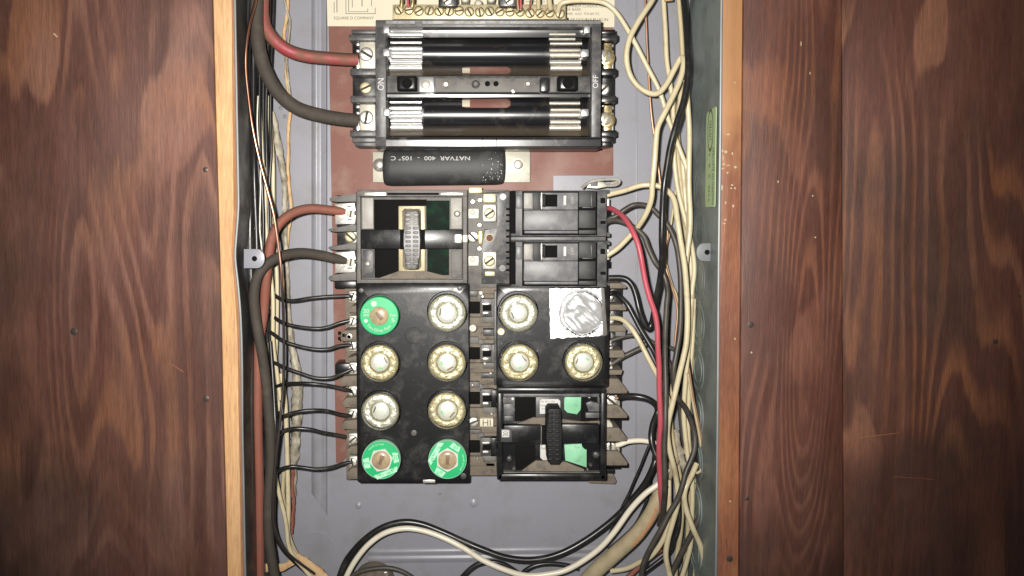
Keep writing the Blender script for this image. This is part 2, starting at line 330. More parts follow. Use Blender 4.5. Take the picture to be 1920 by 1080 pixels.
    def wire(s, pts, rpx, h=None, **kw):
        q = [P(p[0], p[1], (p[2] if len(p) > 2 else h) * mm) for p in pts]
        hm = sum((p[2] if len(p) > 2 else h) for p in pts) / len(pts)
        k = SC(hm * mm)
        r = [x * k for x in rpx] if isinstance(rpx, list) else rpx * k
        # slight hand-bent waviness
        for i in range(1, len(q) - 1):
            q[i] = q[i] + Vector((noise.noise(q[i] * 31) * 0.0005, noise.noise(q[i] * 27 + Vector((9, 9, 9))) * 0.0012, 0))
        return s.tube(q, r, **kw)
    def holed(s, x0, y0, x1, y1, holes, h0, hb, h1, corner=3):
        """block with round wells: face at h1, well floors at hb"""
        zt = P(960, y0, h1*mm).z; zb = P(960, y1, h1*mm).z; ym = (y0+y1)/2
        xl = P(x0, ym, h1*mm).x; xr = P(x1, ym, h1*mm).x; c = corner * SC(h1*mm)
        out = [(xl+c, zt), (xr-c, zt), (xr, zt-c), (xr, zb+c), (xr-c, zb), (xl+c, zb), (xl, zb+c), (xl, zt-c)]
        edges = []
        a = [s.bm.verts.new((x, -h1*mm + 0.0006, z)) for x, z in out]; ins = 0.0006
        mx, mz = (xl+xr)/2, (zt+zb)/2
        ai = [s.bm.verts.new((x - math.copysign(ins, x-mx), -h1*mm, z - math.copysign(ins, z-mz))) for x, z in out]
        bb = [s.bm.verts.new((x, -h0*mm, z)) for x, z in out]; n = len(out)
        for i in range(n):
            s._face([a[i], bb[i], bb[(i+1) % n], a[(i+1) % n]]); s._face([ai[i], a[i], a[(i+1) % n], ai[(i+1) % n]])
            edges.append(s.bm.edges.get((ai[i], ai[(i+1) % n])))
        for hx, hy, hr in holes:
            ctr = P(hx, hy, h1*mm); k = SC(h1*mm) * hr; N = 32
            ringA = []; ringB = []; ringC = []
            for i in range(N):
                t = 2*math.pi*i/N; cx, cz = math.cos(t), math.sin(t)
                ringA.append(s.bm.verts.new((ctr.x + k*cx, -h1*mm, ctr.z + k*cz)))
                ringC.append(s.bm.verts.new((ctr.x + k*0.985*cx, -h1*mm + 0.0006, ctr.z + k*0.985*cz)))
                ringB.append(s.bm.verts.new((ctr.x + k*0.97*cx, -hb*mm, ctr.z + k*0.97*cz)))
            for i in range(N):
                s._face([ringA[i], ringA[(i+1) % N], ringC[(i+1) % N], ringC[i]]); s._face([ringC[i], ringC[(i+1) % N], ringB[(i+1) % N], ringB[i]])
                edges.append(s.bm.edges.get((ringA[i], ringA[(i+1) % N])))
            s._face(ringB)
        bmesh.ops.triangle_fill(s.bm, edges=edges, use_beauty=True, use_dissolve=False)
        return s
    def build(s, name, m, parent=None, smooth=40, recalc=True):
        if recalc: bmesh.ops.recalc_face_normals(s.bm, faces=s.bm.faces)
        if parent is None:
            vs_ = [v.co for v in s.bm.verts]
            o = Vector((sum(v.x for v in vs_)/len(vs_), max(v.y for v in vs_), min(v.z for v in vs_)))
        else: o = ORG[parent.name]
        bmesh.ops.translate(s.bm, verts=s.bm.verts, vec=-o)
        me = bpy.data.meshes.new(name); s.bm.to_mesh(me); s.bm.free()
        me.polygons.foreach_set('use_smooth', [True] * len(me.polygons)); me.set_sharp_from_angle(angle=R(smooth))
        me.materials.append(MATS[m])
        ob = bpy.data.objects.new(name, me); COL.objects.link(ob)
        if parent is None: ob.location = o
        else: ob.parent = parent
        ORG[ob.name] = o
        return ob
def tag(o, label, cat, group=None):
    o['label'] = label; o['category'] = cat
    if group: o['group'] = group
    return o
def thing(name, label, cat, px, py, h=0, group=None):
    o = bpy.data.objects.new(name, None); COL.objects.link(o); o.empty_display_size = 0.01
    o.location = P(px, py, h*mm); ORG[o.name] = o.location.copy()
    return tag(o, label, cat, group)
def struct(o): o['kind'] = 'structure'; return o
def bx(name, m, parent, *a, **k): return MB().box(*a, **k).build(name, m, parent, smooth=27)
def pl(name, m, parent, pts, h0, h1, bev=0.3): return MB().poly(pts, h0, h1, bev).build(name, m, parent, smooth=27)
def lt(name, m, parent, cx, cy, prof, **k): return MB().lathe(cx, cy, prof, **k).build(name, m, parent)

# slotted screw, unit radius, head towards -Y
SCREW = {}
def screw_mesh(m, slot=0.16, dome=0.42):
    key = (m, slot, dome)
    if key in SCREW: return SCREW[key]
    bm = bmesh.new(); n = 14
    for sgn in (1, -1):
        t0 = math.asin(slot); loops = []
        for rr, hh in ((1.0, 0.0), (1.0, dome*0.55), (0.93, dome*0.8), (0.72, dome*0.97), (0.40, dome)):
            lp = []
            s2 = min(slot / rr, 0.95); t1 = math.asin(s2)
            for i in range(n + 1):
                t = t1 + (math.pi - 2*t1) * i / n
                lp.append(bm.verts.new((rr * math.cos(t), -hh, sgn * rr * math.sin(t))))
            loops.append(lp)
        for a, b in zip(loops, loops[1:]):
            for i in range(n): bm.faces.new([a[i], a[i+1], b[i+1], b[i]])
            bm.faces.new([a[0], b[0], b[-1], a[-1]])
        bm.faces.new(loops[-1])
    ring = [bm.verts.new((0.98*math.cos(2*math.pi*i/24), -dome*0.22, 0.98*math.sin(2*math.pi*i/24))) for i in range(24)]
    fdirt = bm.faces.new(ring); fdirt.material_index = 1
    bmesh.ops.recalc_face_normals(bm, faces=bm.faces)
    me = bpy.data.meshes.new('screw'); bm.to_mesh(me); bm.free()
    me.polygons.foreach_set('use_smooth', [True]*len(me.polygons)); me.set_sharp_from_angle(angle=R(42)); me.materials.append(MATS[m]); me.materials.append(MATS['slot_dirt'])
    SCREW[key] = me; return me
def screw(parent, px, py, h, r, ang, m='tin', name='screw', tilt=(0, 0), dome=0.42):
    o = bpy.data.objects.new(name, screw_mesh(m, 0.19, dome)); COL.objects.link(o); o.parent = parent
    o.location = P(px, py, h*mm) - ORG[parent.name]
    k = r * SC(h*mm); o.scale = (k, k, k); o.rotation_euler = (R(tilt[0]), R(-ang), R(tilt[1]))
    ORG[o.name] = P(px, py, h*mm)
    return o

def text_pts(s):
    cu = bpy.data.curves.new('t', 'FONT'); cu.body = s; cu.resolution_u = 3
    ob = bpy.data.objects.new('t', cu); me = bpy.data.meshes.new_from_object(ob)
    v = [(p.co.x, p.co.y) for p in me.vertices]; f = [tuple(p.vertices) for p in me.polygons]
    bpy.data.objects.remove(ob); bpy.data.curves.remove(cu); bpy.data.meshes.remove(me)
    return v, f
def text_in(parent, s, x0, y0, x1, y1, h, m, rot=0, name='lettering', plane=None):
    """print s filling the pixel box; rot in quarter turns ccw. plane: function(u,v)->world for other surfaces"""
    v, f = text_pts(s)
    ax = min(p[0] for p in v); bx_ = max(p[0] for p in v); ay = min(p[1] for p in v); by = max(p[1] for p in v)
    mb = MB(); vs_ = []
    for x, y in v:
        u = (x-ax)/(bx_-ax); t = (y-ay)/max(by-ay, 1e-6)
        for _ in range(rot % 4): u, t = 1 - t, u
        co = plane(u, t) if plane else P(x0 + (x1-x0)*u, y1 - (y1-y0)*t, h*mm)
        vs_.append(mb.bm.verts.new(co))
    for q in f: mb._face([vs_[i] for i in q])
    ob = mb.build(name, m, parent, recalc=False)
    return ob
def arc_text(parent, s, cx, cy, r, size, a0, a1, h, m, name='lettering', inward=True):
    mb = MB(); n = len(s)
    c = P(cx, cy, h*mm); k = SC(h*mm)
    for i, ch in enumerate(s):
        if ch == ' ': continue
        v, f = text_pts(ch); a = R(a0 + (a1-a0)*(i+0.5)/n)
        w_ = max(p[0] for p in v); vs_ = []
        for x, y in v:
            lx = (x - w_/2) * size * 1.35; ly = (y - 0.35) * size * 1.35
            if inward: ex = (-math.sin(a), math.cos(a)); ey = (-math.cos(a), -math.sin(a))
            else: ex = (math.sin(a), -math.cos(a)); ey = (math.cos(a), math.sin(a))
            X = c.x + k*(r*math.cos(a) + lx*ex[0] + ly*ey[0]); Z = c.z + k*(r*math.sin(a) + lx*ex[1] + ly*ey[1])
            vs_.append(mb.bm.verts.new((X, -h*mm, Z)))
        for q in f: mb._face([vs_[j] for j in q])
    return mb.build(name, m, parent, recalc=False)

# ================================================================== THE SETTING: plywood wall
HW = 95
wl = struct(MB().poly([(-500, -420), (397, -420), (397, 0), (402, 200), (408, 400), (412, 560), (416, 750), (421, 930), (424, 1080), (434, 1500), (-500, 1500)], HW-8, HW, 0.5).build('wall_left', 'ply_left'))
MB().poly([(390, -420), (434, -420), (434, 0), (436, 200), (438, 400), (434, 470), (440, 540), (446, 640), (447, 760), (450, 900), (452, 1080), (458, 1500), (410, 1500)], HW-12, HW-4, 0.6).build('stud_face', 'raw_pine', wl)
MB().poly([(434.4, -420), (441, -420), (441.5, 0), (444, 200), (446.5, 380), (442.5, 440), (440.5, 485), (446, 535), (452, 620), (454, 750), (456.5, 900), (459.5, 1080), (468, 1500), (458.4, 1500), (452.4, 1080), (450.4, 900), (447.4, 760), (446.4, 640), (440.4, 540), (434.4, 470), (438.4, 400), (436.4, 200), (434.4, 0)], HW-12, HW-5, 0).build('sawn_edge', 'raw_rough', wl)
for x, y, r in ((385, 318, 5), (386, 748, 6), (138, 622, 7)):
    lt('nail_head', 'nail', wl, x, y, [(r, HW), (r, HW+0.3), (r*0.7, HW+0.6)], n=14)
for x, y, dx, dy in ((104, 66, 5, 3), (333, 690, 13, 7)):
    pl('scratch', 'paint_speck' if x < 200 else 'stained_edge', wl, [(x-dx, y-dy), (x-dx+3, y-dy-1), (x+dx, y+dy), (x+dx-3, y+dy+1)], HW, HW+0.15, 0)

wr = struct(MB().poly([(1396, -420), (1576, -420), (1578, 540), (1583, 1500), (1384, 1500), (1387, 1080), (1390, 540), (1395, 0)], HW-8, HW, 0.5).build('wall_right', 'ply_right'))
MB().poly([(1578, -420), (2600, -420), (2600, 1500), (1585, 1500), (1580, 540)], HW-8, HW+0.4, 0.6).build('board', 'ply_right_b', wr)
MB().poly([(1355, -420), (1395, -420), (1394, 0), (1389, 540), (1386, 1080), (1382, 1500), (1340, 1500), (1343, 1080), (1346, 540), (1352, 0)], HW-12, HW-4, 0.6).build('edge_board', 'stained_edge', wr)
for x, y, r in ((1408, 609, 6), (1401, 935, 4), (1867, 641, 6), (1912, 556, 4), (1368, 1048, 6)):
    lt('nail_head', 'nail', wr, x, y, [(r, HW), (r, HW+0.3), (r*0.7, HW+0.5)], n=14)
sp = MB()
for x, y, a, b in ((1365, 252, 5, 1.5), (1354, 283, 3, 2.5), (1361, 285, 3, 3), (1373, 288, 1.5, 3), (1356, 296, 1, 6), (1357, 308, 3, 2), (1365, 310, 4, 1), (1379, 313, 3, 2.5), (1354, 316, 4, 1.5),
                   (1364, 324, 2, 2.5), (1353, 352, 2.5, 5), (1373, 347, 2, 2), (1371, 353, 2, 1.5), (1378, 353, 2, 1.5), (1361, 380, 1.3, 3), (1375, 386, 2, 3), (1360, 412, 3, 1.5), (1358, 419, 2, 1.5), (1378, 155, 1.5, 1.5),
                   (1378, 635, 1.4, 2), (1409, 661, 2, 2), (1502, 82, 1, 4), (1519, 137, 1, 3), (1459, 341, 1.3, 3), (1524, 367, 1.3, 2), (1529, 445, 2, 1.5), (1369, 940, 2, 2)):
    pts = [(x + a*math.cos(t)*random.uniform(.7, 1.25), y + b*math.sin(t)*random.uniform(.7, 1.25)) for t in [i*math.pi/4 for i in range(8)]]
    sp.poly(pts, (HW-5 if x < 1390 else HW-1), (HW-3.6 if x < 1390 else HW+0.4))
o = sp.build('paint_specks', 'paint_speck', wr); o['kind'] = 'stuff'
for x0, y0, x1, y1 in ((1676, 893, 1752, 899), (1610, 820, 1690, 811), (1361, 1009, 1364, 1028)):
    pl('scratch', 'stained_edge', wr, [(x0, y0), (x1, y1-0.5), (x1, y1+0.8), (x0, y0+1.2)], HW, HW+0.6, 0)

# ================================================================== STEEL BOX
box = thing('electrical_box', 'grey painted steel panel box set into the dark plywood wall', 'electrical box', 900, 1080)
HB = 92
L_EDGE = [(437, -300), (442, 0), (445.5, 200), (448, 340), (448.5, 390), (445, 440), (442.5, 482), (447.5, 530), (453, 600), (455.5, 690), (456, 800), (458, 900), (461.5, 1080), (470, 1400)]
R_EDGE = [(1356, -300), (1351, 0), (1349, 250), (1346, 480), (1344.5, 700), (1342.5, 900), (1340.5, 1080), (1334, 1400)]
zt, zb = P(900, -200, 0).z, P(900, 1230, 0).z
xl_back = P(447, 600, HB*mm).x; xr_back = P(1347, 500, HB*mm).x
# back panel
mb = MB(); mb.solid([Vector((xl_back, 0, zt)), Vector((xr_back, 0, zt)), Vector((xr_back, 0, zb)), Vector((xl_back, 0, zb))], [Vector((xl_back, 0.0015, zt)), Vector((xr_back, 0.0015, zt)), Vector((xr_back, 0.0015, zb)), Vector((xl_back, 0.0015, zb))])
back = mb.build('back_panel', 'steel_paint', box)
# side walls: sheet following the bent front edge
def side(edge, xb, s, name):
    mb = MB(); rows = []
    for px, py in edge:
        f = P(px, py, HB*mm); t = 0.0016 * s
        row = [Vector((xb, 0.0, f.z)), Vector((xb*0.6+f.x*0.4, -0.03, f.z)), Vector((xb*0.15+f.x*0.85, -0.075, f.z)), f, f + Vector((t, 0, 0)), Vector((xb*0.15+f.x*0.85 + t, -0.075, f.z)), Vector((xb + t, 0.0, f.z))]
        rows.append([mb.bm.verts.new(v) for v in row])
    for a, b in zip(rows, rows[1:]):
        for i in range(len(a)): mb._face([a[i], a[(i+1) % len(a)], b[(i+1) % len(a)], b[i]])
    return mb.build(name, 'side_grime_shade' if s < 0 else 'side_paint', box, smooth=50)
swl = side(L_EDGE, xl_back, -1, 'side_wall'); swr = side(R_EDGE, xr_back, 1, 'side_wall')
for edge, s in ((L_EDGE, 1), (R_EDGE, -1)):   # bare cut rim of the sheet
    MB().tube([P(x, y, (HB+0.4)*mm) + Vector((-0.0008*s, 0, 0)) for x, y in edge], 0.0010, sub=3, n=6).build('rim', 'raw_edge', swl if s > 0 else swr)
for z, nm in ((zt, 1), (zb, -1)):
    MB().solid([Vector((xl_back, 0, z)), Vector((xr_back, 0, z)), Vector((xr_back, -HB*mm, z)), Vector((xl_back, -HB*mm, z))], [Vector((xl_back, 0, z+0.0015*nm)), Vector((xr_back, 0, z+0.0015*nm)), Vector((xr_back, -HB*mm, z+0.0015*nm)), Vector((xl_back, -HB*mm, z+0.0015*nm))]).build('end_wall', 'side_paint', box)
# embossed ribs
def rib_v(x0, x1, y0, y1, hh, name='rib', tip=True):
    w_ = x1 - x0
    sec = [(0, 0), (0.16, hh), (0.36, hh), (0.52, hh*0.35), (0.62, hh*0.35), (0.78, hh), (0.90, hh), (1.0, 0)]
    mb = MB(); loops = []
    for y in (y0, y1): loops.append([mb.bm.verts.new(P(x0 + w_*u, y, h*mm)) for u, h in sec])
    for i in range(len(sec)-1): mb._face([loops[0][i], loops[0][i+1], loops[1][i+1], loops[1][i]])
    if tip:
        t = [mb.bm.verts.new(P(x0 + w_*u, y1 + 42*u, h*0.1*mm + 0.0001)) for u, h in sec]
        for i in range(len(sec)-1): mb._face([loops[1][i], loops[1][i+1], t[i+1], t[i]])
    return mb.build(name, 'steel_paint', back, smooth=60)
rib_v(584, 614, -200, 925, 3.2)
MB().poly([(1192.5, -200), (1195.5, -200), (1194.5, 905), (1191.5, 905)], 0, 0.9, 0.3).build('rib', 'steel_paint', back)
mb = MB(); sec = [(1028, 0), (1034, 2.6), (1038, 2.6), (1041, 0.8), (1044, 0.8), (1047, 2.6), (1050, 2.6), (1056, 0)]
lo = [[mb.bm.verts.new(P(x, y - (x-720)*0.012, (h if e else 0.05)*mm)) for y, h in sec] for x, e in ((690, 0), (716, 1), (1095, 1), (1125, 0))]
for a, b in zip(lo, lo[1:]):
    for i in range(len(sec)-1): mb._face([a[i], a[i+1], b[i+1], b[i]])
mb.build('rib', 'steel_paint', back, smooth=60)
for x, y, r in ((672, 949, 5), (888, 945, 6), (824, 926, 2.5), (534, 246-28, 3), (526, 202, 3)):
    lt('rivet', 'steel_paint', back, x, y, [(r*1.4, 0), (r, 0.5), (r*0.5, 1.2)], n=14)
for cx, cy, r in ((590, 1036, 42), (788, 1070, 9)):
    lt('knockout', 'steel_paint', back, cx, cy, [(r, 0), (r, 0.2), (r-1.5, 0.35), (r-4, 0.12)], n=40)
# knockouts in the right-hand wall: pressed rings on the sheet
for i in range(13):
    z = P(1310, 18 + i*84, 0.035).z; xw = xr_back - 0.0004 + 0.0012*((z-zb)/(zt-zb)); mb = MB()
    for rr, wd in ((0.0165, 0.0012), (0.0105, 0.0010)):
        n = 32; rg = []
        for q, dx in ((rr+wd, 0.0), (rr+wd*0.5, -0.0009), (rr, -0.0002)):
            rg.append([mb.bm.verts.new((xw + dx + 0.0002, -0.040 + q*math.cos(2*math.pi*k/n), z + q*math.sin(2*math.pi*k/n))) for k in range(n)])
        for a, b in zip(rg, rg[1:]):
            for k in range(n): mb._face([a[k], a[(k+1) % n], b[(k+1) % n], b[k]])
    mb.build('knockout', 'side_paint', swr, smooth=60)
# cover tabs
def tab(x0, y0, x1, y1, hole, rnd, m, h):
    pts = []; ym = (y0+y1)/2; rr = (y1-y0)/2
    if rnd > 0: pts = [(x0, y0)] + [(x1 - rr*0.75 + rr*0.75*math.sin(t), ym - rr*math.cos(t)) for t in [i*math.pi/8 for i in range(9)]] + [(x0, y1)]
    else: pts = [(x1, y1)] + [(x0 + rr*0.75 - rr*0.75*math.sin(t), ym + rr*math.cos(t)) for t in [i*math.pi/8 for i in range(9)]] + [(x1, y0)]
    t_ = pl('mounting_tab', m, box, pts, h-1.6, h, 0.3)
    lt('screw_hole', 'bakelite_and_void', t_, hole[0], hole[1], [(5, h-1), (5, h+0.15), (3.6, h+0.15)], n=18)
    return t_
tab(457, 467, 496, 503, (477, 485), 1, 'steel_paint', 86)
tab(1306, 456, 1338, 490, (1326, 473), -1, 'tab_grey', 72)
screw(box, 1326.5, 474, 71.5, 3, 20, 'tin')
# green inspection sticker on the right wall
def wallp(u, v):   # u along depth (0 deep..1 front), v up
    return Vector((0, 0, 0))
zs0, zs1 = P(1330, 388, 0.078).z, P(1330, 202, 0.078).z
def on_wall(y, z, lift): 
    f = P(1348, 300, HB*mm).x; t = y / (HB*mm)
    return Vector((xr_back + (f - xr_back)*min(1, t*0.95) - lift, -y, z))
stk = bpy.data.objects.new('inspection_sticker', None); COL.objects.link(stk); stk.location = on_wall(0.07, zs0, 0.001); ORG[stk.name] = stk.location.copy()
tag(stk, 'pale green paper sticker on the right inner wall of the box', 'sticker')
mb = MB(); a, b = 0.061, 0.0875
q = [(a+.002, zs0), (b-.001, zs0), (b, zs0+.002), (b, zs1-.001), (b-.002, zs1), (a+.003, zs1-.002), (a, zs1-.005), (a, zs0+.002)]
mb.solid([on_wall(y, z, 0.0014) for y, z in q], [on_wall(y, z, 0.0009) for y, z in q]); mb.build('paper', 'sticker', stk)
def stplane(y0, y1, z0, z1): return lambda u, v: on_wall(y0 + (y1-y0)*(1-v) if False else y0 + (y1-y0)*u, z0 + (z1-z0)*v, 0.0016)
H_ = zs1 - zs0
text_in(stk, 'HAZARD OF ELECTRIC', 0, 0, 0, 0, 0, 'ink', 1, plane=stplane(0.0800, 0.0845, zs0 + 0.03*H_, zs0 + 0.60*H_))
text_in(stk, 'TYPE   S   B   5', 0, 0, 0, 0, 0, 'ink', 1, plane=stplane(0.0700, 0.0740, zs0 + 0.05*H_, zs0 + 0.55*H_))
mb = MB()
for k, (ry, rz) in enumerate(((0.0085, 0.020), (0.0070, 0.0175))):
    pass
n = 40
for i in range(n):
    t0, t1 = 2*math.pi*i/n, 2*math.pi*(i+1)/n; v = []
    for t, s in ((t0, 1), (t1, 1), (t1, 0.86), (t0, 0.86)): v.append(mb.bm.verts.new(on_wall(0.0735 + 0.0075*s*math.cos(t), zs0 + H_*0.78 + 0.0165*s*math.sin(t), 0.0016)))
    mb._face(v)
mb.build('seal', 'ink', stk, recalc=False)
text_in(stk, 'LISTED', 0, 0, 0, 0, 0, 'ink', 1, plane=stplane(0.0705, 0.0765, zs0 + 0.68*H_, zs0 + 0.88*H_))

# ================================================================== sheets on the back panel
sheet = tag(MB().poly([(616, 45), (1150, 45), (1150, 329), (1037, 329), (1037, 380), (800, 700), (640, 868), (630, 868)], 0.3, 1.6, 0.2).build('insulating_sheet', 'fibre'), 'reddish brown fibre insulating sheet behind the fuse holders', 'insulating sheet')
card = thing('instruction_card', 'cream printed instruction card at the top behind the brass terminal bar', 'label', 880, 50, 2)
pl('paper', 'paper', card, [(610, -120), (1153, -120), (1152, 51), (614, 49)], 1.8, 2.3, 0)
text_in(card, 'SQUARE D COMPANY', 626, 31, 701, 37.5, 2.45, 'ink')
text_in(card, 'USE ALUMINUM CONDUCTORS', 1043, 9, 1138, 14, 2.45, 'ink')
text_in(card, 'OR BARE', 1060, 15.5, 1089, 20, 2.45, 'ink')
text_in(card, 'WIRE   ALSO   FOR 60A 75C', 1062, 23.5, 1124, 28, 2.45, 'ink')
text_in(card, 'USE DOUBLE PLUG-IN', 1066, 34, 1140, 39.5, 2.45, 'ink')
text_in(card, 'AND MAIN LUGS', 985, 1, 1022, 5, 2.45, 'ink')
text_in(card, 'FOR COPPER', 985, 8, 1018, 12, 2.45, 'ink')
mb = MB()
for x0, y0, x1, y1 in ((648, -30, 649, 26), (648, 25, 704, 26), (703, 14, 704, 26), (653, -30, 654, 22), (653, 21.5, 690, 22.3), (689, 16, 690, 22), (660, -10, 661, 14), (678, -12, 679.5, 12), (696, -10, 697, 12), (626, 4, 627, 24), (631, -5, 632.4, 23)):
    mb.box(x0, y0, x1, y1, 2.3, 2.45, 0)
mb.build('diagram', 'ink', card)

# ================================================================== brass terminal bar along the top
tb = thing('neutral_bar', 'pale brass terminal bar with a row of slotted screws at the top', 'terminal bar', 900, 30, 4)
bx('bar', 'brass_pale', tb, 736, 8, 1061, 36, 20, 34, bev=0.8)
bx('insulating_strip', 'bakelite_grey', tb, 736, 31, 1064, 44, 8, 33, bev=0.5)
xs = [748, 767, 785.5, 805, 823.5, 842.5, 861, 880, 899.5, 918, 937, 956, 975, 993.5, 1012.5, 1031, 1050]
for i, x in enumerate(xs):
    y = 19.5 + i*0.33 + random.uniform(-1, 1)
    lt('collar', 'brass', tb, x, y, [(9.2, 33.5), (9.2, 35), (8.3, 35.3), (8.2, 34.2)], n=20)
    screw(tb, x, y, 34.3, 8.0, random.choice([-60, -35, 45, 70, 10, -80, 30]), 'brass_pale', tilt=(random.uniform(-5, 5), random.uniform(-5, 5)))
for x0, x1, l in ((822, 858, 'left'), (936, 977, 'right')):
    lug = thing('main_lug', 'black block with a bright set screw above the terminal bar, %s of two' % l, 'lug', (x0+x1)/2, 10, 4, 'lugs above the terminal bar')
    bx('block', 'bakelite', lug, x0, -60, x1, 12, 4, 42, bev=1)
    bx('metal_insert', 'chrome', lug, x0+10, -40, x1-12, 5, 41, 43, bev=0.8)
    screw(lug, (x0+x1)/2 - 1, 1, 43, 9, 40, 'tin')
for k, (x, y, r) in enumerate(((872, -3, 8), (897, 6, 7.5), (921, -3, 8))):
    s_ = thing('stud', ('round metal stud just above the terminal bar, leftmost of three', 'round metal stud just above the terminal bar, middle of three', 'round metal stud just above the terminal bar, rightmost of three')[k], 'stud', x, y, 4, 'studs above the terminal bar')
    lt('post', 'tin_dull', s_, x, y, [(r, 4), (r, 30), (r-1, 31), (r-2.5, 31.4)], n=20)
    lt('tip', 'pin_white', s_, x, y, [(r-3, 31), (r-3, 32.3), (r-4.5, 32.6)], n=16)

# ================================================================== main pull-out fuse holder (top)
mh = thing('main_fuse_holder', 'large black main fuse holder with two troughs and ON and OFF sides', 'fuse holder', 915, 275, 2)
bx('base', 'bakelite_and_void', mh, 706, 44, 1124, 268, 3, 14, bev=0.5)
# frame
fr = MB(); fr.box(704, 37, 1127, 51, 14, 61, 0.8); fr.box(704, 257, 1127, 275, 14, 61, 0.8); fr.box(704, 50, 724, 258, 14, 60.6, 0.6); fr.box(1109, 50, 1127, 258, 14, 60.6, 0.6)
frame = fr.build('frame', 'bakelite_grey', mh, smooth=27)
MB().extr_x(724, 1126, [(256.5, 55), (257, 61.5), (258.5, 61.9), (264, 61.72), (270, 61.51), (274, 61.36), (275, 60.6), (275, 55)], href=61).build('bottom_bar', 'bakelite_gloss', frame, smooth=50)
MB().extr_x(724, 1126, [(37.6, 55), (38, 61), (39, 61.5), (49, 60.6), (50, 60), (50, 55)], href=61).build('top_bar', 'bakelite_grey', frame, smooth=27)
bx('ledge', 'bakelite', frame, 704, 275, 1127, 279, 14, 44, bev=0.5)
for x in (904, 930): bx('joint', 'bakelite_and_void', frame, x, 258.5, x+1.4, 273.5, 60.4, 62.0, bev=0.1)
bx('joint', 'dusty_grey', frame, 778, 38.5, 792, 49, 60.5, 61.4, bev=0.2)
# two half-round troughs run along x (py,h); a lip above each
def ridge(y0, y1, hb, ht, n=8):
    return [(y0 + (y1-y0)*(0.5-0.5*math.cos(math.pi*i/n)), hb + (ht-hb)*math.sin(math.pi*i/n)) for i in range(n+1)]
def trough_h(y, c, hw): return 50 - 17*math.sqrt(max(0.0, 1 - ((y-c)/hw)**2))
for tr, (c, hw) in enumerate(((107, 35), (219, 36))):
    n = 26; pr = [(c - hw*math.cos(math.pi*i/n), trough_h(c - hw*math.cos(math.pi*i/n), c, hw)) for i in range(n+1)]
    MB().extr_x(724, 1108, [(c-hw, 16)] + pr + [(c+hw, 16)], href=36).build('trough', 'bakelite_gloss', mh, smooth=50)
    if tr == 0:   # broad lip under the top bar, tipped towards the viewer
        MB().extr_x(724, 1108, [(50.5, 30), (51, 49.8), (53, 50.9), (58, 50.7), (62, 50.25), (66, 49.8), (70, 49.3), (71.5, 48.2), (72.5, 40), (72.5, 30)], href=50).build('trough_lip', 'bakelite_gloss', mh, smooth=50)
    # slot showing the fibre sheet
    y0, y1 = (125, 139) if tr == 0 else (185.5, 202)
    for k, (x0, x1, e) in enumerate(((866, 957, 3.2), (868.5, 954.5, 1.2), (872, 951, 0))):
        ys = [y0 + e + (y1-y0-2*e)*i/4 for i in range(5)]
        sl = MB().extr_x(x0, x1, [(ys[0], 24)] + [(y, trough_h(y, c, hw) + 0.25 + 0.12*k) for y in ys] + [(ys[-1], 24)], href=38)
        s_ = sl.build('slot_window', 'fibre', mh, smooth=50)
    ys = [y0 + 2 + (y1-y0-4)*i/4 for i in range(5)]
    MB().extr_x(867, 881, [(ys[0], 24)] + [(y, trough_h(y, c, hw) + 0.75) for y in ys] + [(ys[-1], 24)], href=38).build('slot_end', 'paper', s_, smooth=50)
    # spring clips lying in the trough ends: strips bent along the curve
    def clip(x0, x1, rows, m):
        cm = MB()
        for a_, b_, lift in rows:
            q0, q1 = c + a_, c + b_; hh = max(trough_h(q0, c, hw), trough_h(q1, c, hw)) if False else trough_h((q0+q1)/2, c, hw)
            k_ = 1.6; tl = 0.10*(b_-a_)*0.43
            cm.extr_x(x0 + random.uniform(-1, 2), x1 + random.uniform(-2, 2), [(q0, hh-4), (q0, hh+lift)] + [(q0 + (q1-q0)*u, hh + lift + k_*math.sin(math.pi*u) + tl*(0.5-u)) for u in (0.2, 0.4, 0.6, 0.8)] + [(q1, hh+lift-tl*0.5), (q1, hh-4)], href=hh+lift)
        return cm.build('fuse_clip', m, mh, smooth=50)
    clip(731, 791, [(-30, -25, 5), (-20, -12, 5), (-10.5, -5, 6), (-4, 2, 7.5), (3.5, 13, 9), (14, 26, 4)], 'chrome')
    clip(1031, 1089, [(-29, -22, 3), (-16, -10, 5), (-8, 1, 4), (6, 14, 9), (15.5, 26, 4)], 'tin')
    for x0, x1, y in ((718, 730, c-8), (1090, 1104, c-7)):
        bx('clip_tail', 'chrome', mh, x0, y-8, x1, y+6, 40, 61.4 if x0 < 720 else 58, bev=0.6)
clipt = MB()
for y0, y1, h in ((53, 59, 51.5), (60, 71, 52.5)):
    clipt.extr_x(731, 792, [(y0, h-5), (y0, h)] + [(y0 + (y1-y0)*u, h + 1.0*math.sin(math.pi*u) - 0.9*u) for u in (0.2, 0.4, 0.6, 0.8)] + [(y1, h-1.2), (y1, h-5)], href=52)
clipt.build('fuse_clip', 'chrome', mh, smooth=50)
clipt = MB()
for y0, y1, h in ((62, 67, 51.8), (71, 76, 50)):
    clipt.extr_x(1030, 1079, [(y0, h-5), (y0, h)] + [(y0 + (y1-y0)*u, h + 1.0*math.sin(math.pi*u) - 0.9*u) for u in (0.2, 0.4, 0.6, 0.8)] + [(y1, h-1.2), (y1, h-5)], href=52)
clipt.build('fuse_clip', 'tin_dull', mh, smooth=50)
for x0, x1 in ((718, 730), (1095, 1107)): bx('clip_tail', 'chrome', mh, x0, 47.5, x1, 62, 50, 61.4, bev=0.8)
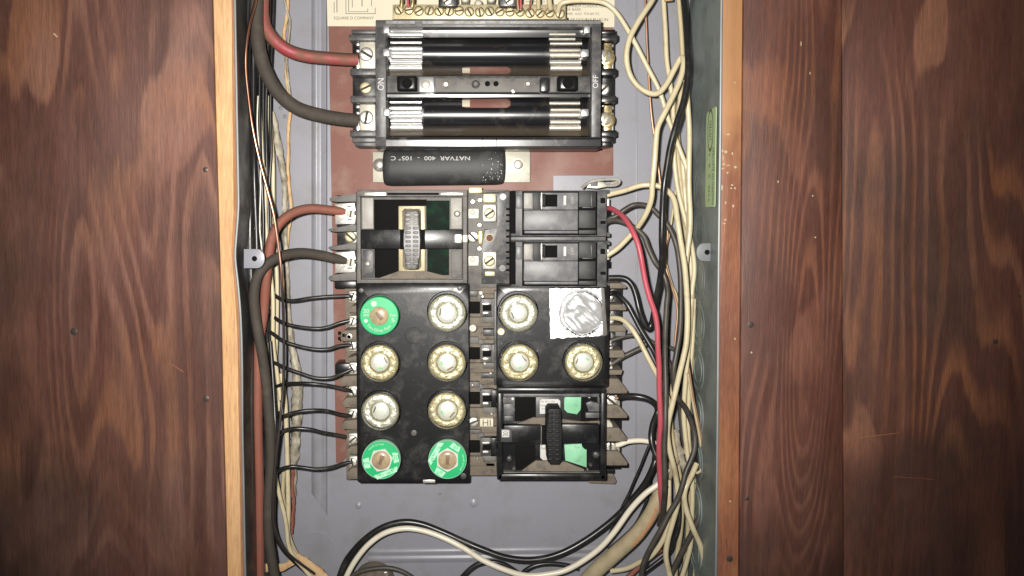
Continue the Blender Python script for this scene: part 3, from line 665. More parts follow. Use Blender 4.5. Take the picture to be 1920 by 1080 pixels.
# centre bar
cb = bx('centre_bar', 'bakelite_grey', mh, 725, 142, 1108, 178, 16, 52, bev=0.8)
cb2 = bx('centre_rail', 'dusty_grey', cb, 816, 146, 1012, 173, 51.5, 54, bev=0.6)
for x0 in (744, 1046):
    b_ = bx('boss', 'bakelite_and_void', cb, x0, 142, x0+38, 170, 50, 58, bev=1.2)
    bx('boss_face', 'bakelite', b_, x0+4, 145, x0+34, 167, 57, 58.8, bev=1.0)
    lt('socket', 'bakelite_and_void', b_, x0+19, 156, [(10, 58), (10, 59.4), (7, 59.4), (6.5, 58.9)], n=24)
p_ = bx('latch_plate', 'chrome', cb, 785, 144, 814, 173, 51, 56, bev=0.8); lt('rivet', 'tin_dull', p_, 798, 158, [(9, 56), (8.5, 57.5), (5, 58.3)], n=20)
bx('slide', 'bakelite', cb, 1013, 145, 1030, 172, 51, 56, bev=0.8)
bx('slide', 'dusty_grey', cb, 1031, 144, 1044, 173, 51, 55, bev=0.6)
for x, y, r in ((836, 158, 8), (990, 157, 6), (892, 157, 8)):
    lt('rivet', 'tin' if x != 892 else 'dusty_grey', cb, x, y, [(r, 54), (r*0.9, 55), (r*0.45, 57)], n=18)
for x in (914, 930): 
    lt('letter_mark', 'bakelite_and_void', cb, x, 157, [(5, 53.9), (5, 54.5), (3, 54.5), (2.6, 54.1)], n=14)
screw(cb, 962, 171, 53.5, 4, 40, 'tin')
MB().extr_x(726, 1106, [(173, 46), (173.4, 52.6), (174.5, 52.9), (178, 52.70), (182, 52.46), (183.5, 51.4), (184, 46)], href=52).build('edge_strip', 'bakelite_gloss', cb, smooth=50)
# side terminals
def side_term(xa, xb, out, plate, screws, m_plate, label_side):
    for (y0, y1, xo, hh) in ((55, 63, 0, 44), (64, 76, 5, 40), (128, 141, 3, 42), (179, 192, 2, 44), (244, 256, 3, 42), (256, 267, -1, 30)):
        x0, x1 = (xa - xo*(1 if out < 0 else 0), xb + xo*(1 if out > 0 else 0))
        bx('barrier_fin', 'bakelite' if label_side == 'r' else 'bakelite_grey', mh, x0, y0, x1, y1, 4, hh, bev=0.7)
    bx('terminal_base', 'bakelite', mh, xa+2 if out < 0 else xa, 76, xb if out < 0 else xb-2, 244, 4, 26, bev=0.6)
    bx('foot', 'bakelite_grey' if out < 0 else 'bakelite', mh, xa+6 if out < 0 else xa, 263, xb if out < 0 else xb-6, 275, 3, 26, bev=1.0)
    for y in plate:
        bx('terminal_plate', m_plate, mh, xa+15 if out < 0 else xa+4, y-26, xb-1 if out < 0 else xb-6, y+25, 25, 36, bev=1.0)
        for dy in (-21, -9, 8): bx('strand_clamp', 'chrome', mh, (xa+8) if out < 0 else (xb-9), y+dy-3, (xa+15) if out < 0 else xb-3, y+dy+(3 if dy < 0 else 17), 26, 33, bev=0.8)
side_term(659, 705, -1, (104, 221), None, 'tin_dull', 'l')
side_term(1128, 1154, 1, (106, 223), None, 'brass', 'r')
screw(mh, 687, 102, 36, 13, -30, 'tin'); screw(mh, 687.5, 220.5, 36, 13, 80, 'tin'); screw(mh, 686, 165, 27, 11, 25, 'brass_pale')
screw(mh, 1133, 106, 36, 12, 70, 'tin', tilt=(0, 18), dome=0.7); screw(mh, 1134, 223, 36, 12, 60, 'tin', tilt=(0, 18), dome=0.7); screw(mh, 1131, 168, 30, 11, 45, 'tin')
lt('washer', 'brass', mh, 1139, 108, [(14, 36), (14, 37.5), (11, 38)], n=22); lt('washer', 'brass', mh, 1140, 225, [(14, 36), (14, 37.5), (11, 38)], n=22)
text_in(mh, 'ON', 708, 147, 720, 169, 61, 'white_ink', 1)
text_in(mh, 'OFF', 1111.5, 141, 1121.5, 165, 61, 'white_ink', 1)

# ================================================================== strap in a black sleeve
st = thing('bus_strap', 'tinned strap in a black sleeve printed upside down, under the main holder', 'bus strap', 845, 348, 2)
bx('strap', 'tin_dull', st, 699, 285, 994, 342, 4, 8, bev=0.4)
bx('strap_flap', 'tin', st, 948, 275, 993, 285, 4, 9, bev=0.5)
lt('screw', 'tin', st, 711, 309, [(13, 8), (13, 9.5), (9, 12), (4, 13)], n=24)
lt('washer', 'tin_dull', st, 972, 308, [(11.5, 7.5), (11.5, 9), (9, 9.2), (9, 8.6)], n=24); lt('screw', 'tin', st, 972, 308, [(9, 8), (9, 10), (7, 12), (3, 12.6)], n=24)
mb = MB(); prof = []
y0, y1 = 274, 348
for i in range(15):
    t = math.pi * i / 14; yy = (y0+y1)/2 - (y1-y0)/2 * math.cos(t); prof.append((yy, 6 + 15 * math.sin(t)**0.62))
rows = []
for j, x in enumerate([720, 721.5, 725, 735, 780, 840, 900, 930, 940, 943.5, 945]):
    sh = [0.80, 0.90, 0.96, 1, 1, 1, 1, 1, 0.97, 0.92, 0.84][j]
    rows.append([mb.bm.verts.new(P(x - 3*math.sin(math.pi*i/14)*(1 if x < 760 else -1)*0.9, (y0+y1)/2 + (yy-(y0+y1)/2)*sh + (x-830)*-0.012, (5 + (h-5)*sh)*mm)) for i, (yy, h) in enumerate(prof)])
for a, b in zip(rows, rows[1:]):
    for i in range(14): mb._face([a[i], a[i+1], b[i+1], b[i]])
mb._face(rows[0]); mb._face(rows[-1][::-1])
slv = mb.build('sleeve', 'sleeve', st, smooth=60)
def on_sleeve(u, v):
    x = 733 + 148*u; y = 301 - 8*v; t = math.acos(((y0+y1)/2 - y)/((y1-y0)/2))
    return P(x, y, (6 + 15*math.sin(t)**0.62 + 0.35)*mm)
text_in(slv, 'NATVAR  400  -  105° C', 0, 0, 0, 0, 0, 'white_ink', 2, plane=on_sleeve)
mb = MB()
for k in range(46):
    x = random.uniform(905, 943); y = random.uniform(305, 343) if k > 14 else random.uniform(278, 340)
    r = random.uniform(0.4, 1.3)*0.8
    t = math.acos(max(-1, min(1, ((y0+y1)/2 - y)/((y1-y0)/2)))); h = 6 + 15*math.sin(t)**0.62 + 0.15
    mb.poly([(x+r*math.cos(a), y+r*math.sin(a)) for a in [i*math.pi/3 for i in range(6)]], h-0.8, h)
for k in range(16):
    x = 800 + k*7 + random.uniform(-2, 2); mb.poly([(x, 276), (x+4, 275.6), (x+3, 277.6), (x-1, 277.4)], 8, 12.5)
o = mb.build('white_flecks', 'white_ink', slv); o['kind'] = 'stuff'

# ================================================================== range pull-out (upper left)
rp = thing('range_pullout', 'grey dusty pull-out fuse block with vertical ribbed handle above the plug fuses', 'pull-out block', 772, 530, 2)
bx('base', 'bakelite_grey', rp, 668, 360, 876, 532, 3, 44, bev=0.8)
mb = MB(); mb.box(669, 356, 876, 368, 10, 54, 0.6); mb.box(669, 368, 676, 531, 10, 54, 0.4); mb.box(868, 368, 876, 531, 10, 54, 0.4); mb.box(669, 524, 876, 531, 10, 53.4, 0.4)
rim = mb.build('rim', 'dusty_grey', rp)
bx('label_slot', 'bakelite_and_void', rim, 726, 361.5, 823, 365.5, 50, 54.3, bev=0.1); bx('bright_edge', 'tin', rim, 683, 360.5, 724, 367, 50, 54.4, bev=0.3); bx('bright_edge', 'tin', rim, 826, 361, 868, 366, 50, 54.4, bev=0.3)
face = bx('face', 'dusty_grey', rp, 677, 370, 867, 524, 40, 48, bev=0.6)
for x0, y0, x1, y1, m_ in ((701, 374, 750, 430, 'bakelite_and_void'), (702, 466, 749, 521, 'bakelite_and_void'), (799, 376, 843, 430, 'dark_green'), (801, 466, 842, 516, 'dark_green'), (748, 374, 800, 386, 'bakelite_and_void')):
    bx('window', m_, face, x0, y0, x1, y1, 46, 48.5, bev=0.4)  # flat slabs; the darkness of deep recesses is put into their colour
pl('sill', 'dusty', face, [(712, 521), (748, 508), (798, 508), (838, 518), (838, 523), (708, 523)], 46, 49.4, 0.3)
bx('side_flap', 'flap', face, 845, 371, 866, 429, 46, 49.5, bev=0.5); bx('side_flap', 'flap', face, 679, 371, 700, 429, 46, 49.2, bev=0.5)
bx('side_flap', 'bakelite_grey', face, 680, 469, 700, 521, 46, 49.2, bev=0.5); bx('side_flap', 'dusty_grey', face, 846, 469, 866, 521, 46, 49.2, bev=0.5)
lt('rivet', 'tin', face, 689, 495, [(5.5, 49), (5, 50.2), (2.5, 51)], n=16); lt('rivet', 'tin', face, 857, 401, [(7, 49), (6, 50.2), (3, 51)], n=16)
hp = bx('handle_plate', 'brass_pale', rp, 747, 386, 797, 509, 46, 50.5, bev=0.8)
pl('handle_well', 'dusty', hp, [(754, 396), (758, 391), (786, 391), (790, 396), (790, 500), (785, 506), (760, 506), (755, 500)], 49, 51, 0.3)
bx('crossbar', 'bakelite', rp, 677, 430, 868, 467, 46, 54, bev=0.8)
bx('crossbar_notch', 'bakelite_and_void', rp, 750, 431, 797, 467.5, 50, 54.3, bev=0.1)
bx('clip', 'tin', rp, 852, 439, 866, 456, 53, 55.5, bev=0.6); bx('clip', 'tin_dull', rp, 867, 440, 877, 455, 52, 56, bev=0.8)
hd = pl('handle', 'tin_dull', rp, [(761, 395), (783, 395), (786, 402), (787.5, 450), (786, 480), (783, 503), (778, 505.5), (766, 505.5), (760, 500), (757, 460), (757, 440), (758.5, 402)], 50, 66, 1.8)
hd.data.materials[0] = MATS['grip_grey']
for i in range(12):
    for s in (-1, 1):
        bx('grip_rib', 'flap' if i < 3 else 'grip_grey', hd, 772 + (s*7) - 5.2, 400.5 + i*8.3, 772 + (s*7) + 5.2, 405.5 + i*8.3, 65, 67, bev=0.8)
# left-hand lugs of this block
for y0, y1, x0 in ((365, 378, 618), (424, 434, 616), (458, 468, 616), (512, 526, 616)):
    pl('barrier_fin', 'dusty_grey', rp, [(x0, (y0+y1)/2), (x0+9, y0+4), (x0+38, y0-1), (668, y0-3), (668, y1), (x0+12, y1+1), (x0, y1-1)], 4, 36, 0.5)
bx('terminal_base', 'bakelite', rp, 632, 366, 670, 540, 3, 16, bev=0.5)
for cy in (400, 491):
    t_ = pl('terminal_lug', 'tin', rp, [(628, cy-18), (665, cy-20), (667, cy-4), (660, cy-3), (660, cy+2), (667, cy+3), (666, cy+20), (628, cy+21)], 15, 34, 0.5)
    screw(t_, 658, cy+1, 34, 7.5, 80, 'pin_white')
    for dy in (-12, 12): bx('lug_slot', 'dusty_grey', t_, 651, cy+dy-2, 660, cy+dy+1, 33.5, 34.4, bev=0.1)
screw(rp, 657, 444, 24, 10.5, -40, 'brass_pale')

# ================================================================== eight-fuse block (left column)
fb = thing('fuse_block', 'tall black fuse block holding eight plug fuses in two columns', 'fuse block', 775, 905, 2)
LF = [(711, 592.5), (838, 587), (712, 681), (838, 680.5), (713, 772), (838, 770), (714.5, 863), (839, 862.5)]
body = MB().holed(668.5, 531.5, 880, 905, [(x + (2 if x < 760 else 1), y-3.2, 39) for x, y in LF], 4, 34, 45).build('body', 'bakelite', fb)
for x, y, r in ((862, 541, 5), (869, 893, 6), (677, 545, 5), (776, 812, 6)):
    lt('boss', 'bakelite_grey', body, x, y, [(r, 44.8), (r*0.9, 45.6), (r*0.6, 45.8)], n=16)
bx('clip', 'tin', body, 793, 900, 816, 906, 38, 45.6, bev=0.4)
lt('moulded_ring', 'bakelite', body, 775, 630, [(17, 44.9), (16.5, 45.5), (14.5, 45.5), (14, 44.9)], n=28)
TY = [557, 603, 648, 691, 735, 778, 824, 867]
bx('terminal_base', 'dusty', fb, 648, 536, 672, 900, 4, 18, bev=0.5)
for i, y in enumerate(TY):
    t_ = bx('terminal_plate', 'tin_dull', fb, 654 + (i % 2), y-11, 670, y+11, 17, 28, bev=0.8)
    screw(t_, 661, y, 28, 8.5, random.choice([70, 100, 40, 120]), 'tin')
for k, (y0, y1, x0) in enumerate(((573, 586, 650), (619, 640, 636), (668, 678, 650), (705, 724, 636), (745, 764, 641), (788, 805, 639), (836, 851, 650), (877, 898, 650))):
    pl('barrier_fin', 'dusty', fb, [(x0, (y0+y1)/2), (x0+8, y0+1), (672, y0-1), (672, y1+1), (x0+4, y1)], 4, 37, 0.5)
for x, y in ((636, 625), (644, 629), (636, 635), (650, 617+13)): bx('notch', 'bakelite_and_void', fb, x-2.5, y-3, x+2.5, y+3, 36, 38, bev=0.3)
lt('pin', 'tin', fb, 655, 631, [(5.5, 30), (5.5, 38), (3.6, 38.2), (3.4, 37)], n=16)
bx('bracket', 'bakelite', fb, 627, 527, 668, 541, 4, 26, bev=0.6); bx('bracket', 'bakelite', fb, 628, 682, 656, 702, 4, 24, bev=0.6)

# ---- plug fuses
def glass_fuse(cx, cy, label, gold=True, mid=16, rot=0):
    f = thing('plug_fuse', label, 'fuse', cx, cy, 36, 'screw-in plug fuses')
    lt('rim', 'fuse_rim', f, cx, cy, [(30, 36), (35, 44), (36.6, 47), (36.6, 51), (36, 52.4), (34.8, 52.9), (34, 51.8)], href=52, n=72, knurl=0.012)
    an = MB(); n = 48; c = P(cx, cy, 0.052); k = SC(0.052); rings = []
    for j, (r, h) in enumerate(((34.2, 51.4), (32.4, 52.4), (28.5, 52.9), (26, 53.0), (23.5, 53.0), (21.0, 52.8), (mid+3.2, 52.0), (mid+1.2, 48.5))):
        ring = []
        for i in range(n):
            t = 2*math.pi*i/n
            dh = 0.9*noise.noise(Vector((cx*0.31 + 3.2*math.cos(t)*r/26, cy*0.17 + 3.2*math.sin(t)*r/26, r*0.22))) if 0 < j < 6 else 0
            ring.append(an.bm.verts.new((c.x + r*k*math.cos(t), -(h+dh)*mm, c.z + r*k*math.sin(t))))
        rings.append(ring)
    for a, b in zip(rings, rings[1:]):
        for i in range(n): an._face([a[i], a[(i+1) % n], b[(i+1) % n], b[i]])
    pt = an.build('contact_ring', 'fuse_gold' if gold else 'fuse_silver', f, smooth=70)
    wdw = lt('window', 'mica', f, cx + random.uniform(-1, 1), cy + random.uniform(-1, 1), [(mid+1.6, 48), (mid+1.2, 52.4), (mid-0.5, 53.1), (mid*0.6, 53.45), (mid*0.25, 53.55)], n=32)
    a = R(rot)
    el = [(cx + mid*0.72*math.cos(a+d)*q, cy + mid*0.72*math.sin(a+d)*q) for d, q in ((-0.45, 1), (0.45, 1), (0.5, 1.28), (-0.5, 1.28))]
    pl('element', 'fuse_element' if gold else 'bakelite_grey', wdw, el, 52, 53.9, 0)
    if gold:
        el = [(cx + mid*0.5*math.cos(a+2+d)*q, cy + mid*0.5*math.sin(a+2+d)*q) for d, q in ((-0.35, 1), (0.35, 1), (0.4, 1.5), (-0.4, 1.5))]
        pl('tell_tale', 'green_window', wdw, el, 52, 54.0, 0)
    lt('glass', 'clear_glass', f, cx, cy, [(35.4, 52.6), (34.5, 54.4), (30, 55.6), (20, 56.5), (8, 56.9)], n=48)
    return f
def green_fuse(cx, cy, label, style):
    f = thing('plug_fuse', label, 'fuse', cx, cy, 36, 'screw-in plug fuses')
    lt('rim', 'pale_green' if style else 'green_face', f, cx, cy, [(30, 36), (35, 44), (36.8, 47), (36.8, 52.5), (36, 53.4), (34.5, 53.8)], href=53, n=48)
    lt('face', 'green_face', f, cx, cy, [(35.6, 53.4), (35.2, 54.0), (17.5, 54.2), (17.5, 52)], href=54, n=48)
    lt('window', 'tan_window', f, cx, cy, [(18, 53), (17.6, 55.6), (15, 56.4), (8, 57)], href=55, n=32)
    e = R(-50 if style == 0 else (70 if style == 1 else 88))
    dx, dy = math.cos(e), -math.sin(e); nx, ny = -dy, dx
    q = [(cx + dx*a + nx*b, cy + dy*a + ny*b) for a, b in ((9, 4), (9, -4), (-9, -2.5), (-9, 2.5))]
    pl('element', 'fuse_element', f, q, 55, 57.3, 0.2)
    if style == 0:
        lt('logo', 'white_ink', f, cx-10, cy-23, [(5.4, 54.1), (5.4, 54.5), (3, 54.5)], n=16)
        text_in(f, '20', cx-30, cy-13, cx-19, cy-6, 54.5, 'white_ink'); text_in(f, 'AMP', cx-30, cy-4, cx-18.5, cy+1, 54.5, 'white_ink')
        text_in(f, 'Type', cx+20, cy-4, cx+32, cy+2, 54.5, 'white_ink'); text_in(f, 'S', cx+23, cy+4, cx+29, cy+11, 54.5, 'white_ink')
        lt('logo', 'white_ink', f, cx-25, cy+9, [(3.6, 54.1), (3.6, 54.5), (2, 54.5)], n=14)
        arc_text(f, 'Time Delay Fuse', cx, cy, 27, 5.6, 218, 318, 54.5, 'white_ink')
    else:
        sgn = 20 if style == 1 else 0
        hexp = [(cx + 22.5*math.cos(R(a+sgn)), cy + 22.5*math.sin(R(a+sgn))) for a in range(30, 390, 60)]
        pl('hexagon', 'white_ink', f, hexp, 54, 54.7, 0)
        rr = R(-22 if style == 1 else -58)
        def band(r0, r1, half, ang):
            c_, s_ = math.cos(ang), math.sin(ang)
            pts = [(r0, -half), (r1, -half*0.82), (r1, half*0.82), (r0, half)]
            return [(cx + a*c_ - b*s_, cy + a*s_ + b*c_) for a, b in pts]
        A1, A2, A3 = (R(68), R(-10), R(168)) if style == 1 else (R(-150), R(-58), R(122))
        pl('printed_band', 'pale_green', f, band(22, 31, 24, A1), 54, 54.5, 0)
        pl('printed_band', 'pale_green', f, band(23, 33, 10, A2), 54, 54.5, 0)
        pl('printed_band', 'pale_green', f, band(22, 33, 10, A3), 54, 54.5, 0)
        arc_text(f, 'TYPE S   TIME DELAY', cx, cy, 28.5, 4.6, math.degrees(-A1) - 38, math.degrees(-A1) + 38, 54.8, 'green_face')
        text_in(f, '30', cx + 28*math.cos(A2)-5, cy + 28*math.sin(A2)-5, cx + 28*math.cos(A2)+5, cy + 28*math.sin(A2)+4, 54.8, 'green_face')
        text_in(f, 'AMP', cx + 28*math.cos(A3)-6, cy + 28*math.sin(A3)-3, cx + 28*math.cos(A3)+6, cy + 28*math.sin(A3)+3, 54.8, 'green_face')
        arc_text(f, 'Fuse Dual Element', cx, cy, 31, 3.6, (80 if style == 1 else -40), (140 if style == 1 else 20), 54.5, 'pale_green', inward=False)
    return f
green_fuse(*LF[0], 'green fuse at top left of the eight with curved white print', 0)
glass_fuse(*LF[1], 'bright silvery glass fuse beside the top green fuse', False, 17, 190)
glass_fuse(*LF[2], 'gold ringed glass fuse directly below the top green fuse', True, 16, -30)
glass_fuse(*LF[3], 'gold ringed glass fuse second down in the column beside the bus terminals', True, 16.5, 60)
glass_fuse(*LF[4], 'grey gold glass fuse directly above the lower left green fuse', False, 15.5, 200)
glass_fuse(*LF[5], 'gold glass fuse with a dark spot, above the lower right green fuse', True, 17, 40)
green_fuse(*LF[6], 'green fuse in the bottom left corner of the eight, white hexagon round its window', 1)
green_fuse(*LF[7], 'green fuse in the bottom right corner of the eight, white hexagon round its window', 2)

# ================================================================== bus strip between the columns
bs = thing('bus_terminal_strip', 'dusty brown terminal strip running between the two columns of blocks', 'terminal strip', 905, 900, 2)
bx('base', 'dusty', bs, 874, 532, 940, 892, 3, 26, bev=0.5)
up = bx('upper_plate', 'dusty_grey', bs, 872, 356, 956, 545, 3, 30, bev=0.6)
pl('right_plate', 'bakelite_grey', up, [(898, 362), (955, 358), (955, 532), (903, 532), (903, 470), (908, 430), (934, 430), (934, 366)], 28, 35, 0.6)
for i in range(10):
    y = 392 + i*11.4 + (6 if i > 2 else 0) + (6 if i > 5 else 0)
    bx('comb_tooth', 'bakelite_and_void', up, 949, y-2, 958, y+2, 34, 36, bev=0.3)
for cy, nm in ((400, 0), (489, 1)):
    t_ = bx('terminal_plate', 'tin', up, 905, cy-17, 931, cy+16, 34, 40, bev=0.8); screw(t_, 917.5, cy, 40, 10.5, 35, 'brass_pale')
    bx('rivet_plate', 'tin_dull', up, 878, cy-9, 898, cy+10, 29, 34, bev=0.6); lt('rivet', 'pin_white', up, 886, cy-2, [(5.6, 34), (5, 35.4), (2.5, 36)], n=16)
bx('brass_tab', 'brass_pale', up, 906, 363, 930, 380, 33, 38, bev=0.6); bx('brass_tab', 'brass_pale', up, 909, 509, 928, 518, 33, 37, bev=0.6); bx('brass_tab', 'brass_pale', up, 879, 351, 904, 362, 20, 33, bev=0.5)
bx('brass_tab', 'brass', up, 897, 433, 905, 458, 30, 34, bev=0.4)
for x, y in ((900, 375), (899, 422), (899, 466), (886, 378)): lt('rivet', 'tin', up, x, y, [(6, 30), (5.5, 36), (3, 37)], n=14)
screw(up, 887, 444, 33, 10.8, -45, 'tin')
lt('screw_hole', 'brass_pale', up, 918, 446, [(8, 34), (8, 35.4), (6.4, 35.6), (6.2, 34.8)], n=20); lt('hole_floor', 'rust', up, 918, 446, [(6.2, 34), (6.2, 35.2), (2, 35.2)], n=16)
for x, y in ((943, 369), (942, 503)): lt('dimple', 'bakelite', up, x, y, [(6, 34.8), (6, 35.4), (4, 35.4)], n=16)
for k, y in enumerate((577, 663, 747, 838)):
    bx('square_socket', 'bakelite_and_void', bs, 879, y-11, 900, y+11, 25, 29, bev=0.5)
    bx('stab_holder', 'bakelite_grey', bs, 901, y-17, 926, y+16, 25, 32, bev=0.6)
    bx('stab_well', 'bakelite_and_void', bs, 905, y-6, 921, y+6, 31, 32.6, bev=0.2)
    bx('stab', 'tin', bs, 904, y-9, 918, y-5, 31, 34, bev=0.4); bx('stab', 'tin', bs, 905, y+8, 916, y+12, 31, 34, bev=0.4)
    lt('dimple', 'dusty_grey', bs, 901, y-20, [(7, 25.8), (6.5, 28), (4, 28.3)], n=16)
    bx('ledge', 'dusty', bs, 876, y+18, 932, y+36, 24, 30, bev=0.7)
    bx('ledge', 'dusty', bs, 902, y-38, 934, y-26, 24, 31, bev=0.7)
    bx('divider', 'dusty_grey', bs, 905, y+17, 930, y+28, 28, 33, bev=0.5)
for x0, y0, x1, y1, h, m_ in ((878, 545, 896, 556, 30, 'bakelite_grey'), (898, 546, 905, 553, 34, 'tin_dull'), (880, 632, 898, 645, 29, 'dusty_grey'), (922, 560, 931, 596, 33, 'dusty_grey'), (922, 646, 930, 682, 33, 'bakelite_grey'), (921, 732, 931, 764, 33, 'bakelite'),
                             (878, 716, 899, 727, 31, 'dusty_grey'), (902, 700, 928, 708, 34, 'bakelite_grey'), (880, 806, 902, 814, 30, 'dusty_grey'), (920, 822, 931, 856, 34, 'bakelite'), (906, 618, 926, 630, 35, 'bakelite_grey'), (911, 868, 928, 874, 30, 'bakelite_and_void')):
    bx('bracket', m_, bs, x0, y0, x1, y1, 20, h, bev=0.5)
for x, y in ((905, 556), (920, 700), (909, 682), (922, 776), (886, 722), (895, 860)): lt('stud', 'tin', bs, x, y, [(2.6, 28), (2.6, 36), (1.6, 36.6)], n=10)
lt('pin', 'pin_white', bs, 886.5, 615.5, [(7.3, 26), (7.3, 40), (6.3, 41)], n=20)
screw(bs, 888, 791, 32, 9.5, 25, 'tin')
b_ = bx('marker', 'paper', bs, 900, 785, 925, 800, 30, 35, bev=0.3); text_in(b_, 'HI', 905, 786.5, 920, 798.5, 35.2, 'ink')
bx('foot', 'bakelite', bs, 880, 873, 936, 884, 4, 22, bev=0.6); lt('foot_lug', 'bakelite', bs, 902, 880, [(8, 4), (8, 22), (6, 23)], n=16)

# ================================================================== two breakers (upper right)
def breaker(dy, label, first):
    b = thing('circuit_breaker', label, 'circuit breaker', 1050, 440 + dy, 4, 'stacked circuit breakers')
    Y = lambda y: y + dy
    bx('case', 'breaker_case', b, 958, Y(357), 1138, Y(443), 5, 47, bev=0.8)
    bx('side_gap', 'bakelite_and_void', b, 957, Y(358), 967, Y(438), 44, 47.6, bev=0.3)
    bx('recess', 'bakelite_and_void', b, 979, Y(358.5), 1120, Y(441), 46, 47.5, bev=0.2)
    fc = bx('face_plate', 'breaker_face', b, 982, Y(394), 1084, Y(432), 46, 57, bev=0.8)
    bx('lower_step', 'breaker_face', fc, 983, Y(432.5), 1084, Y(438), 46, 53, bev=0.8)
    bx('upper_plate', 'breaker_face', b, 981.5, Y(361), 1084, Y(393.4), 46, 55.5, bev=0.6)
    bx('left_block', 'flap', b, 982, Y(362), 998, Y(391), 55, 57, bev=0.7)
    bx('switch_channel', 'breaker_dark', b, 999, Y(360.5), 1014, Y(392.5), 55, 56.6, bev=0.3)
    bx('bright_edge', 'tin', b, 1014.3, Y(361), 1016.6, Y(392), 55, 57, bev=0.2)
    bx('switch_well', 'bakelite_and_void', b, 1018, Y(364.5), 1045, Y(387.5), 55, 56.2, bev=0.2)
    bx('toggle', 'handle_black', b, 1017.5, Y(363), 1024, Y(388), 56, 63, bev=1.2)
    bx('white_mark', 'white_ink', b, 1056.5, Y(366.5), 1062, Y(385), 55.4, 56, bev=0.5)
    text_in(b, 'OFF', 1070.5, Y(368), 1076.5, Y(382), 55.9, 'flap', 1)
    r1 = bx('end_panel', 'breaker_dark', b, 1085, Y(358.5), 1118, Y(389), 46, 54.5, bev=0.6)
    bx('end_panel', 'breaker_dark', b, 1085, Y(394), 1117, Y(428), 46, 54, bev=0.6); bx('end_panel', 'breaker_dark', b, 1085, Y(431), 1118, Y(439), 46, 52, bev=0.5)
    bx('panel_edge', 'breaker_case', r1, 1108, Y(364), 1110.5, Y(387), 54, 55.6, bev=0.3)
    bx('panel_edge', 'breaker_case', r1, 1092, Y(388), 1112, Y(390), 54, 55.2, bev=0.3)
    bx('outline', 'bakelite_and_void', b, 980.2, Y(361), 982, Y(407), 54, 56.2, bev=0.1)
    for y0, y1, x1, m_ in ((356, 364, 1144, 'breaker_case'), (371, 381, 1135, 'bakelite_and_void'), (393, 406, 1144, 'bakelite_and_void'), (414, 420, 1136, 'bakelite_and_void'), (436, 444, 1144, 'breaker_case')):
        bx('wire_clamp', m_, b, 1126, Y(y0), x1, Y(y1), 16, 47.6 if x1 < 1140 else 40, bev=0.5)
    bx('metal_edge', 'tin', b, 1138.5, Y(372), 1143, Y(392), 10, 36, bev=0.5)
    bx('left_tab', 'breaker_face', b, 967.5, Y(366), 980, Y(391), 46.5, 49, bev=0.6)
    return b
breaker(0, 'upper of the two black circuit breakers, red wire at its right end', True)
breaker(95.5, 'lower of the two black circuit breakers, touching the right fuse block', False)
bx('link', 'breaker_case', bpy.data.objects['circuit_breaker'], 958, 443.6, 1136, 451.5, 6, 45, bev=0.6)
cl = thing('spring_clip', 'small bright spring clip above the upper circuit breaker', 'clip', 1125, 350, 2)
MB().tube([P(x, y, h*mm) for x, y, h in ((1092, 352, 30), (1100, 345, 34), (1115, 339, 36), (1140, 336, 36), (1158, 337, 36), (1161, 342, 36), (1154, 347, 35), (1138, 348, 34))], 0.0013, n=8).build('loop', 'flap', cl)
pl('leaf', 'tin_dull', cl, [(1105, 344), (1118, 340), (1132, 341), (1140, 350), (1120, 354), (1100, 352)], 28, 33, 0.6)
bx('tongue', 'dusty_grey', cl, 1108, 340, 1121, 349, 32, 35, bev=0.5)
pl('ear', 'flap', cl, [(1141, 346), (1147, 341), (1159, 339), (1157, 344), (1146, 348)], 32, 34.6, 0.3)
# ================================================================== four-way fuse block (right)
f4 = thing('fuse_block', 'short black fuse block on the right with three glass fuses and a foil patch', 'fuse block', 1036, 725, 2)
RF = [(972, 587.5), (973.5, 680), (1094, 680)]
body4 = MB().holed(931, 534, 1143, 727, [(x - 1 if x < 1000 else x-1, y-3.2, 39) for x, y in RF] + [(1090, 587, 39)], 4, 34, 45).build('body', 'bakelite', f4)
bx('side_moulding', 'bakelite_grey', body4, 926, 545, 931.5, 722, 4, 36, bev=0.6)
lt('pin', 'brass_pale', f4, 939.5, 622, [(7.3, 30), (7.3, 46.5), (6, 47)], n=20)
for x, y in ((1008, 658), (941, 645)): lt('boss', 'bakelite_grey', body4, x, y, [(2.5, 44.8), (2.2, 45.6), (1.2, 45.8)], n=12)
glass_fuse(*RF[0], 'silvery glass fuse in the right block, left of the foil patch', False, 15.5, 160)
glass_fuse(*RF[1], 'gold glass fuse at lower left of the right fuse block', True, 16, -40)
glass_fuse(*RF[2], 'gold glass fuse directly under the foil patch', True, 16.5, 200)
# right-hand fins and terminals
bx('terminal_base', 'bakelite', f4, 1140, 540, 1166, 880, 4, 16, bev=0.5)
for y0, y1, x1 in ((531, 541, 1175), (571, 582, 1175), (610, 622, 1175), (657, 671, 1172), (694, 703, 1166)):
    pl('barrier_fin', 'dusty', f4, [(1139, y0), (1168, y0), (x1, y1-4), (x1-1, y1), (1139, y1)], 6, 38, 0.5)
for x, y, r in ((1141, 556, 9), (1143, 599, 9), (1141, 650, 8), (1141, 690, 8)):
    t_ = bx('terminal_plate', 'tin_dull', f4, 1134, y-12, 1147, y+11, 15, 30, bev=0.7); screw(t_, x, y, 30, r, random.choice([60, 20, 100]), 'tin')
bx('bracket', 'dusty_grey', f4, 1154, 622, 1173, 631, 10, 36, bev=0.4)
